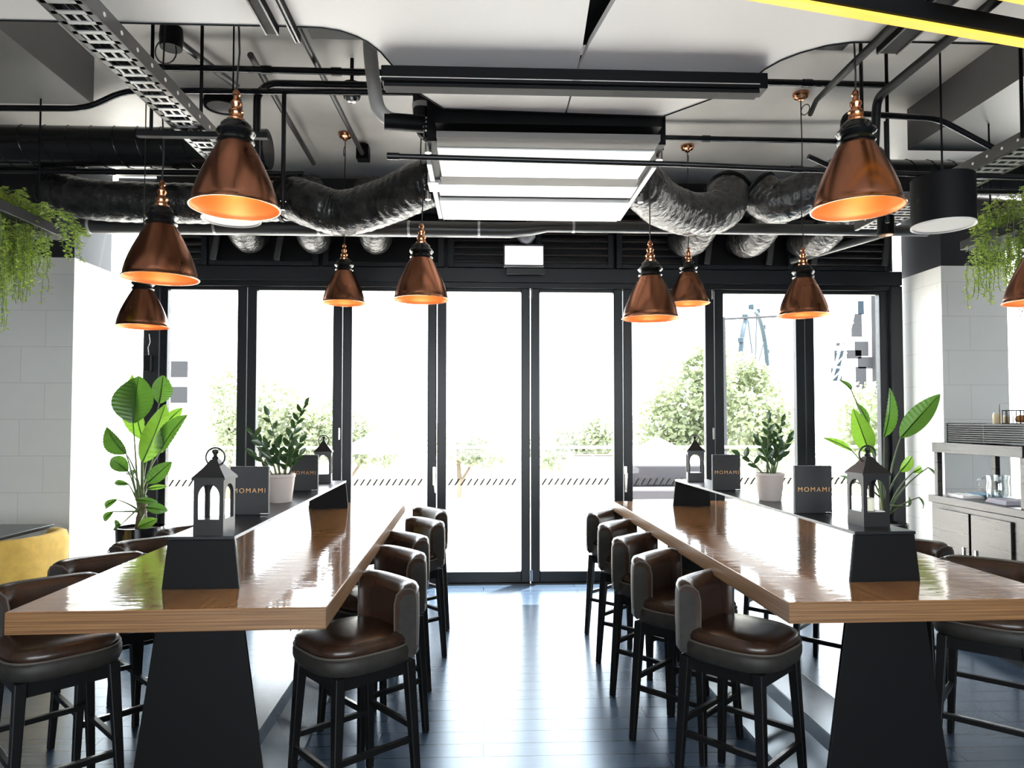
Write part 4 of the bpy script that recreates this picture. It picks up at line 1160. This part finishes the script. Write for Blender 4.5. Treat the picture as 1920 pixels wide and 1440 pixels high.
pipe('conduit', 'bent black conduit at the left below the grey bulkhead', [(-4.0, 4.0, 3.25), (-2.26, 4.0, 3.27), (-2.06, 4.0, 3.38), (-0.30, 4.0, 3.40)], 0.017, M['pipe'], rad=0.15)
pipe('conduit', 'black conduit bending down beside the nearest left lamp', [(-0.34, 4.05, 3.46), (-1.25, 4.05, 3.46), (-1.325, 4.05, 3.40), (-1.325, 4.05, 2.95)], 0.022, M['pipe'], rad=0.10)
pipe('conduit', 'thin black drop pipe with a nozzle right of the nearest left lamp', [(-1.155, 4.0, 3.40), (-1.155, 4.0, 2.70)], 0.013, M['pipe'], couplings=((-1.155, 4.0, 2.78),))
pipe('conduit', 'thin black pipe across the ceiling behind the ceiling unit at right', [(1.0, 5.2, 3.66), (3.0, 5.15, 3.63)], 0.020, M['pipe'], couplings=((1.7, 5.185, 3.65),))
pipe('conduit', 'thin black conduit along the ceiling right of the ceiling unit', [(1.05, 3.6, 3.68), (1.30, 5.3, 3.68)], 0.016, M['pipe'])
pipe('conduit', 'diagonal conduit on the ceiling behind the nearest left lamp', [(-1.40, 4.15, 3.68), (-1.45, 5.9, 3.68)], 0.020, M['grey_pipe'])
pipe('conduit', 'bent black conduit at the right beside the bulkhead', [(1.90, 3.55, 2.80), (1.90, 3.55, 3.12), (2.45, 3.6, 3.12), (2.85, 3.62, 2.93), (3.9, 3.62, 2.95)], 0.016, M['pipe'], rad=0.07)
pipe('conduit', 'thin black drop pipe right of the large right lamp', [(2.16, 3.6, 3.10), (2.16, 3.6, 2.55)], 0.010, M['pipe'])
pipe('conduit', 'thin black hanging rod just right of the large right lamp', [(1.86, 3.3, 3.70), (1.86, 3.3, 2.70)], 0.009, M['pipe'])
pipe('conduit', 'zigzag black conduit at the right under the bulkhead', [(1.95, 4.05, 3.08), (2.45, 4.15, 2.92), (3.4, 4.2, 2.93)], 0.015, M['pipe'])
# pale insulated bent pipe beside the white panel
o = thing('insulated_pipe', 'pale wrapped pipe bending from the ceiling into the air unit', 'pipe', (-0.56, 3.5, 3.0))
MB().tube(round_path([(-0.035, 0.0, SLAB - 3.0), (-0.02, 0.0, 0.35), (0.02, 0.02, 0.03), (0.265, 0.05, 0.02)], 0.10), 0.036, 16).build('run', M['white_pipe'], o)
MB().tube([(0.05, 0.022, 0.02), (0.255, 0.05, 0.02)], 0.043, 16).build('sleeve', M['black'], o)
o = thing('duct_elbow', 'small black ribbed elbow left of the ceiling unit', 'duct', (-0.36, 4.0, 3.15))
MB().tube(smooth_path([(0, 0, 0.28), (0, 0, 0.12), (0.02, 0, 0.03), (0.08, 0.02, 0.0)], 5), 0.055, 16).build('run', M['pipe'], o)
MB().tube([(0, 0, 0.15), (0, 0, 0.18)], 0.060, 16).build('band', M['white_pipe'], o)

# sensors, speakers, lights
o = thing('ceiling_sensor', 'black ceiling sensor with clear lens left of the pale bent pipe', 'sensor', (-0.825, 4.3, 3.47))
MB().lathe([(0.0, 0.03), (0.05, 0.03), (0.055, 0.05), (0.055, 0.12), (0.03, 0.13)], 20, close=True).build('body', M['black'], o)
MB().lathe([(0.0, 0.0), (0.025, 0.004), (0.038, 0.02), (0.04, 0.032)], 20).build('lens', M['chrome'], o)
MB().tube([(0, 0, 0.12), (0, 0, SLAB - 3.47)], 0.012, 8).build('stem', M['black'], o)
o = thing('ceiling_speaker', 'round black ceiling speaker with pale grille behind the left lamp cord', 'speaker', (-1.83, 4.87, SLAB - 0.07))
MB().lathe([(0.105, 0.0), (0.125, 0.0), (0.13, 0.02), (0.12, 0.07)], 32).build('ring', M['black'], o)
MB().lathe([(0.0, 0.008), (0.106, 0.006)], 32).build('grille', M['diffuser'], o)


def cyl_light(loc, r, h, label):
    o = thing('cylinder_light', label, 'ceiling light', loc, group='black cylinder ceiling lights')
    MB().lathe([(r * 0.96, 0.012), (r, 0.0), (r, h), (0.0, h)], 40).build('housing', M['black_matt'], o, smooth=50)
    MB().lathe([(0.0, 0.004), (r * 0.97, 0.004)], 40).build('diffuser', M['diffuser'], o)
    MB().lathe([(r * 0.95, 0.002), (r * 1.012, -0.003), (r * 1.012, 0.006)], 40).build('trim_ring', M['diffuser'], o)
    MB().tube([(0, 0, h), (0, 0, SLAB - loc[2])], 0.005, 8).build('stem', M['black'], o)


cyl_light((2.385, 3.48, 2.50), 0.148, 0.25, 'black cylinder light with white diffuser at right under the cable tray')
cyl_light((-1.395, 3.86, 2.60), 0.155, 0.25, 'black cylinder light hidden behind the nearest left copper lamp')
o = thing('spotlight', 'small black spotlight left of the right cylinder light', 'spotlight', (2.36, 3.95, 2.58))
MB().lathe([(0.0, 0.01), (0.042, 0.0), (0.046, 0.0), (0.046, 0.11), (0.0, 0.11)], 20).build('housing', M['black_matt'], o)
MB().lathe([(0.0, 0.002), (0.038, -0.001)], 20).build('lens', M['copper_bright'], o)
MB().tube([(0, 0, 0.11), (0.02, 0, 0.22), (0.02, 0, SLAB - 2.58)], 0.010, 8).build('arm', M['black'], o)
MB().tube([(0.05 * math.cos(a * 2 * PI / 16) + 0.02, 0, 0.20 + 0.03 * math.sin(a * 2 * PI / 16)) for a in range(17)], 0.006, 6, caps=False).build('cable_coil', M['black'], o)


def cable_tray(label, xc, z, w, ya, yb, hgt, seed):
    o = thing('cable_tray', label, 'cable tray', (xc, ya, z), group='perforated cable trays')
    L = yb - ya
    for s_ in (-1, 1):
        side = MB().box((s_ * w / 2, L / 2, hgt / 2), (0.004, L, hgt)).box((s_ * (w / 2 - 0.012), L / 2, 0.002), (0.024, L, 0.004)).box((s_ * (w / 2 - 0.008), L / 2, hgt), (0.016, L, 0.004))
        side.build('side_rail', M['grey_pipe'], o, smooth=0)  # darker than the rungs: shadow on the outer faces is put into the colour
        hl = MB()
        n = int(L / 0.11)
        for i in range(n): hl.tube([(s_ * w / 2 - 0.0035, 0.05 + i * 0.11, hgt * 0.5), (s_ * w / 2 + 0.0035, 0.05 + i * 0.11, hgt * 0.5)], 0.008, 8)
        hl.build('bolts', M['diffuser'], o)
    rg = MB()
    n = int(L / 0.058)
    for i in range(n): rg.box((0, 0.02 + i * 0.058, 0.002), (w - 0.01, 0.018, 0.004))
    for i in range(0, n, 2):
        for j in (-0.25, 0.0, 0.25): rg.box((j * w, 0.02 + (i + 0.5) * 0.058, 0.002), (0.010, 0.036, 0.004))
    rg.build('rungs', M['tray'], o, smooth=0)
    r_ = random.Random(seed)
    cb = MB()
    for i in range(5):
        x = -w * 0.32 + i * w * 0.16
        cb.tube([(x + r_.uniform(-0.004, 0.004), L * q / 10, 0.014 + r_.uniform(0, 0.01)) for q in range(11)], 0.008, 6)
    cb.build('cables', M['black_matt'], o)
    return o


cable_tray('perforated cable tray running from upper left towards the doors', -1.325, 2.80, 0.140, 0.6, 3.72, 0.06, 1)
cable_tray('perforated cable tray at the far right above the cylinder light', 2.86, 2.90, 0.22, 1.5, 5.0, 0.07, 2)
o = thing('tray_hanger', 'black trapeze hanger carrying the left cable tray', 'hanger', (-1.30, 3.15, 2.78))
MB().box((0.03, 0, 0), (0.58, 0.03, 0.025)).build('cross_bar', M['black_matt'], o, smooth=0)
for x in (-0.20, 0.02): MB().tube([(x, 0, -0.01), (x, 0, SLAB - 2.78)], 0.008, 8).build('rod', M['black'], o)
o = thing('tray_hanger', 'thin black rod carrying the right cable tray at the edge of the view', 'hanger', (2.74, 3.38, 2.93))
MB().tube([(0, 0, 0), (0, 0, SLAB - 2.93)], 0.009, 8).build('rod', M['black'], o)

# strips and channels under the white soffit at the top of the view
dv = Vector((0.971, 0.211, 0)).normalized()
ang = math.atan2(dv.y, dv.x)
for (cx, cy, ln, lab) in ((1.75, 2.333, 1.9, 'yellow-lit black strip light crossing the upper right'), (2.33, 2.25, 1.6, 'yellow-lit black strip light at the top right corner')):
    o = thing('strip_light', lab, 'strip light', (cx * 0.985, cy * 0.985, 2.83), ang, group='yellow strip lights')
    MB().box((0, 0, 0.035), (ln, 0.045, 0.06)).build('housing', M['black_matt'], o, smooth=0)
    MB().box((0, 0.004, -0.002), (ln, 0.034, 0.012)).build('led_strip', M['led'], o, smooth=0)
    for x in (-ln * 0.3, ln * 0.3): MB().tube([(x, 0, 0.06), (x, 0, SOF - 2.83 + 0.005)], 0.004, 6).build('hanger', M['black'], o)
for (x, y0, y1, w_, lab) in ((1.57, 1.6, 2.60, 0.085, 'black lighting track under the white ceiling at upper right'), (-0.785, 1.6, 2.56, 0.05, 'double black lighting track at the top left of the white ceiling'), (-0.705, 1.6, 2.61, 0.022, 'slim notched black track beside the double track')):
    o = thing('lighting_track', lab, 'lighting track', (x, (y0 + y1) / 2, SOF - 0.028))
    MB().box((0, 0, 0.013), (w_, y1 - y0, 0.028)).build('channel', M['black_matt'], o, smooth=0)
    for s_ in (-1, 1): MB().box((s_ * (w_ / 2 - 0.004), 0, -0.003), (0.006, y1 - y0, 0.006)).build('lip', M['grey_pipe'], o, smooth=0)

# ------------------------------------------------------------------ outside
g = MB().box((1, 9.45, -0.06), (60, 5.9, 0.1)).build('terrace_floor', M['terrace'], smooth=0); struct(g, 'pale paved terrace outside the doors', 'terrace')
g = MB().box((0, 130, -2.6), (500, 238, 0.2)).build('street_ground', M['ground'], smooth=0); struct(g, 'pale ground beyond the terrace', 'ground')
o = thing('glass_balustrade', 'glass balustrade with steel rail at the terrace edge', 'balustrade', (0.5, 12.2, 0))
MB().tube([(-9, 0, 1.02), (9, 0, 1.02)], 0.025, 8).build('handrail', M['chrome'], o)
for i in range(10): MB().box((-9 + i * 2, 0, 0.5), (0.03, 0.04, 1.02)).build('post', M['chrome'], o, smooth=0)
MB().box((0, 0, 0.52), (18, 0.012, 0.85)).build('glass_panel', M['glass'], o, smooth=0)
struct(MB().box((0.5, 12.25, 0.04), (19, 0.2, 0.16)).build('trim_12', M['facade'], smooth=0), 'white kerb under the glass balustrade', 'kerb')

o = thing('outdoor_sofa', 'low grey outdoor sofa on the terrace behind the right table', 'sofa', (3.05, 10.9, 0))
MB().box((0, 0, 0.22), (2.0, 0.75, 0.14)).build('base', M['facade'], o, bevel=0.02)
MB().box((0, -0.02, 0.36), (1.94, 0.70, 0.14)).build('seat_cushion', M['outdoor_grey'], o, bevel=0.03)
MB().box((0, 0.30, 0.60), (1.94, 0.16, 0.34)).build('back_cushion', M['outdoor_grey'], o, bevel=0.03)
for sx in (-1, 1): MB().box((sx * 0.9, 0, 0.075), (0.06, 0.6, 0.15)).build('leg', M['facade'], o, smooth=0)
o = thing('planter_box', 'white rendered planter box on the terrace right of the middle doors', 'planter', (1.75, 11.2, 0))
MB().box((0, 0, 0.46), (0.75, 0.5, 0.92)).build('box', M['facade'], o, bevel=0.01)
MB().box((0, 0, 0.925), (0.68, 0.43, 0.02)).build('soil', M['soil'], o, smooth=0)
for (x, y, w_, ap, lab) in ((-3.6, 24, 2.3, 1.15, 'white square parasol beyond the terrace, behind the left table'), (4.55, 18, 2.1, 1.05, 'white square parasol beyond the terrace, behind the far right lantern')):
    o = thing('parasol', lab, 'parasol', (x, y, -2.5), group='white parasols beyond the terrace')
    h = ap + 2.5
    e = w_ / 2
    MB().loft([[(-e, -e, h - 0.75), (e, -e, h - 0.75), (e, e, h - 0.75), (-e, e, h - 0.75)], [(-e, -e, h - 0.62), (e, -e, h - 0.62), (e, e, h - 0.62), (-e, e, h - 0.62)], [(-0.03, -0.03, h), (0.03, -0.03, h), (0.03, 0.03, h), (-0.03, 0.03, h)]], cap0=False).build('canopy', M['canvas'], o, smooth=0)
    MB().tube([(0, 0, 0), (0, 0, h - 0.05)], 0.03, 8).build('pole', M['chrome'], o)


def tree(loc, label, blobs, n, size, m, seed, trunk_h):
    r_ = random.Random(seed)
    o = thing('tree', label, 'tree', loc, group='trees beyond the terrace')
    b = MB()
    for (cx, cz, rx, rz, k) in blobs:
        for i in range(int(n * k)):
            while True:
                p = Vector((r_.uniform(-1, 1), r_.uniform(-1, 1), r_.uniform(-1, 1)))
                if 0.30 < p.length < 1: break
            c = Vector((cx + p.x * rx, p.y * rx * 0.8, cz + p.z * rz))
            a, e = r_.uniform(0, 2 * PI), r_.uniform(-1, 1)
            d = Vector((math.cos(a), math.sin(a), e)).normalized()
            s_ = d.cross(Vector((r_.uniform(-1, 1), r_.uniform(-1, 1), r_.uniform(-1, 1)))).normalized()
            l_ = size * r_.uniform(0.7, 1.3)
            b.add([c, c + d * l_ * 0.5 + s_ * l_ * 0.28, c + d * l_, c + d * l_ * 0.5 - s_ * l_ * 0.28], [(0, 1, 2, 3)])
    b.build('foliage', m, o, smooth=0)
    tb = MB().tube([(0, 0, 0), (0.1, 0, trunk_h * 0.5), (blobs[0][0] * 0.5, 0, blobs[0][1])], [0.16, 0.13, 0.07], 8)
    for (cx, cz, rx, rz, k) in blobs: tb.tube([(0.08, 0, trunk_h * 0.6), (cx * 0.6, 0, cz * 0.8), (cx, 0, cz)], [0.08, 0.06, 0.03], 6)
    tb.build('trunk', M['trunk'], o)


tree((7.6, 25, -2.5), 'broad green tree beyond the terrace, left of the right-hand pillar of the doors', [(0, 4.6, 1.6, 1.8, 1.2), (-1.1, 3.6, 1.3, 1.5, 0.8), (1.1, 3.9, 1.5, 1.7, 1.0), (-0.4, 2.3, 1.7, 1.3, 0.8), (0.6, 5.9, 0.9, 1.0, 0.5)], 1500, 0.24, M['tree'], 1, 2.5)
tree((10.4, 26, -2.5), 'green tree beyond the terrace, under the big wheel', [(0, 4.3, 1.3, 1.9, 1.0), (0.8, 3.2, 1.4, 1.5, 0.9), (-0.5, 5.6, 0.9, 1.0, 0.5)], 1400, 0.24, M['tree'], 2, 2.5)
tree((15.2, 27, -2.5), 'green tree beyond the terrace, nearest the patterned tower', [(0, 4.0, 1.2, 1.5, 0.9), (0.5, 2.8, 1.4, 1.4, 0.9)], 1300, 0.24, M['tree'], 3, 2.2)
tree((4.3, 30, -2.5), 'pale low tree beyond the terrace, just right of the middle doors', [(0, 3.2, 1.4, 1.2, 0.8), (-1.1, 2.7, 1.3, 1.0, 0.7), (1.3, 3.5, 1.2, 1.3, 0.7)], 1100, 0.26, M['tree_grey'], 4, 2.0)
tree((-6.0, 30, -2.5), 'pale rounded tree beyond the terrace, behind the third door', [(0, 3.7, 1.6, 1.5, 1.0), (1.4, 2.9, 1.3, 1.1, 0.7), (-1.2, 3.2, 1.3, 1.2, 0.7)], 1100, 0.26, M['tree_grey'], 5, 2.0)
tree((-8.6, 29, -2.5), 'pale grey-green tree beyond the terrace, behind the second door', [(0, 4.4, 1.5, 1.7, 1.0), (-1.2, 3.7, 1.3, 1.5, 0.8), (1.0, 3.4, 1.3, 1.4, 0.8)], 1100, 0.26, M['tree_grey'], 6, 2.0)
tree((-1.2, 32, -2.5), 'pale low tree beyond the terrace, straight behind the middle doors', [(0, 3.0, 1.5, 1.1, 0.8), (1.2, 2.6, 1.2, 0.9, 0.6)], 1000, 0.26, M['tree_grey'], 7, 1.8)
tree((-10.9, 30, -2.5), 'slim grey-green tree beside the white building at left', [(0, 4.6, 0.8, 2.2, 0.9), (0.3, 2.8, 0.9, 1.4, 0.6)], 1000, 0.24, M['tree_grey'], 8, 2.4)
hd = MB()
r_ = random.Random(50)
for i in range(4200):
    c = Vector((r_.uniform(5, 13), 21 + r_.uniform(-0.5, 0.5), -2.5 + r_.uniform(0, 2.9)))
    a = r_.uniform(0, 2 * PI); d = Vector((math.cos(a), math.sin(a), r_.uniform(-1, 1))).normalized(); s_ = d.cross(Vector((r_.uniform(-1, 1), r_.uniform(-1, 1), 1))).normalized(); l_ = 0.2
    hd.add([c, c + d * l_ * 0.5 + s_ * 0.06, c + d * l_, c + d * l_ * 0.5 - s_ * 0.06], [(0, 1, 2, 3)])
tag(hd.build('hedge', M['tree_grey'], smooth=0), 'long grey-green hedge in front of the right-hand trees', 'hedge')

o = thing('white_building', 'plain white building with two square windows beyond the left doors', 'building', (-18.6, 40, -2.5))
MB().box((0, 3, 4.3), (8.0, 6, 8.6)).build('facade', M['facade'], o, smooth=0)
MB().box((3.2, -0.15, 4.5), (0.9, 0.3, 9.2)).build('downpipe_bay', M['facade'], o, smooth=0)
for z in (6.9, 5.45): MB().box((1.35, -0.03, z), (0.92, 0.10, 0.92)).build('window', M['facade_grey'], o, smooth=0)
MB().box((0, 2.8, 8.7), (8.2, 6.4, 0.2)).build('parapet', M['facade'], o, smooth=0)
o = thing('patterned_tower', 'white tower with scattered grey panels beyond the right doors', 'building', (33.0, 60, -2.5))
MB().box((0, 3, 8.5), (7.2, 6, 17)).build('facade', M['facade'], o, smooth=0)
for (px, py, w_, h_, c_) in ((1613, 573, 11, 26, 'b'), (1641, 568, 7, 22, 'b'), (1604, 607, 20, 44, 'g'), (1613, 652, 26, 28, 'g'), (1598, 663, 28, 16, 'g'), (1620, 679, 29, 22, 'g'), (1569, 671, 18, 30, 'b'), (1611, 710, 20, 46, 'g'), (1563, 702, 20, 24, 'b'), (1640, 660, 10, 46, 'g'), (1572, 644, 16, 6, 'g')):
    X = (px - 908) / 1300 * 60 + 0.0
    MB().box((X - 33.0 + 0.9, -0.02, 1.49 + (790 - py) / 21.67 + 2.5), (w_ / 21.67, 0.14, h_ / 21.67)).build('panel', M['facade_grey' if c_ == 'g' else 'facade_blue'], o, smooth=0)
MB().box((1.6, -0.35, 8.5), (0.5, 0.5, 17)).build('column', M['facade_grey'], o, smooth=0)
# big observation wheel seen at a slant
o = thing('observation_wheel', 'pale blue observation wheel seen at a slant beyond the right doors', 'wheel', (47.7, 120, -2.5), R(57))
Rw = 11.5
rm = [(Rw * math.cos(a * 2 * PI / 64), 0, 11.8 + Rw * math.sin(a * 2 * PI / 64)) for a in range(65)]
MB().tube(rm, 0.42, 8, caps=False).build('rim', M['wheel_blue'], o)
for k_ in range(9):
    a = k_ * 2 * PI / 9
    MB().tube([(0, 0, 11.8), (Rw * math.cos(a), 0, 11.8 + Rw * math.sin(a))], 0.12, 6).build('spoke', M['wheel_blue'], o)
for k_ in range(14):
    a = k_ * 2 * PI / 14
    MB().box(((Rw + 0.7) * math.cos(a), 0, 11.8 + (Rw + 0.7) * math.sin(a)), (0.5, 0.9, 0.8)).build('cabin', M['wheel_blue'], o, bevel=0.1)
for s_ in (-1, 1): MB().tube([(0, 0, 11.8), (s_ * 5, s_ * 1.0, 0)], 0.35, 8).build('support', M['facade'], o)
for (xa, xb, lab) in ((23.6, 19.6, 'white lattice mast leaning left in front of the patterned tower'), (27.6, 24.0, 'white lattice mast nearest the patterned tower')):
    o = thing('lattice_mast', lab, 'mast', (xb, 50, -2.5), group='white lattice masts')
    h = 13.5
    d = xa - xb
    for off in (-0.45, 0.45): MB().tube([(off * 1.5, off, 0), (d + off * 0.5, off * 0.5, h)], 0.09, 6).build('leg', M['facade'], o)
    br = MB()
    for i in range(12):
        t0, t1 = i / 12, (i + 1) / 12
        br.tube([(d * t0 - 0.67 + 0.45 * t0, 0, h * t0), (d * t1 + 0.67 - 0.45 * t1, 0, h * t1)], 0.05, 5)
    br.build('bracing', M['facade'], o)
o = thing('street_light', 'thin grey lamp post in front of the broad green tree', 'street light', (6.75, 19.2, -2.5))
MB().tube([(0, 0, 0), (0, 0, 6.9)], [0.09, 0.05], 8).build('pole', M['facade_grey'], o)
MB().tube([(0, 0, 6.85), (2.6, 0, 7.0)], 0.035, 6).build('arm', M['facade_grey'], o)
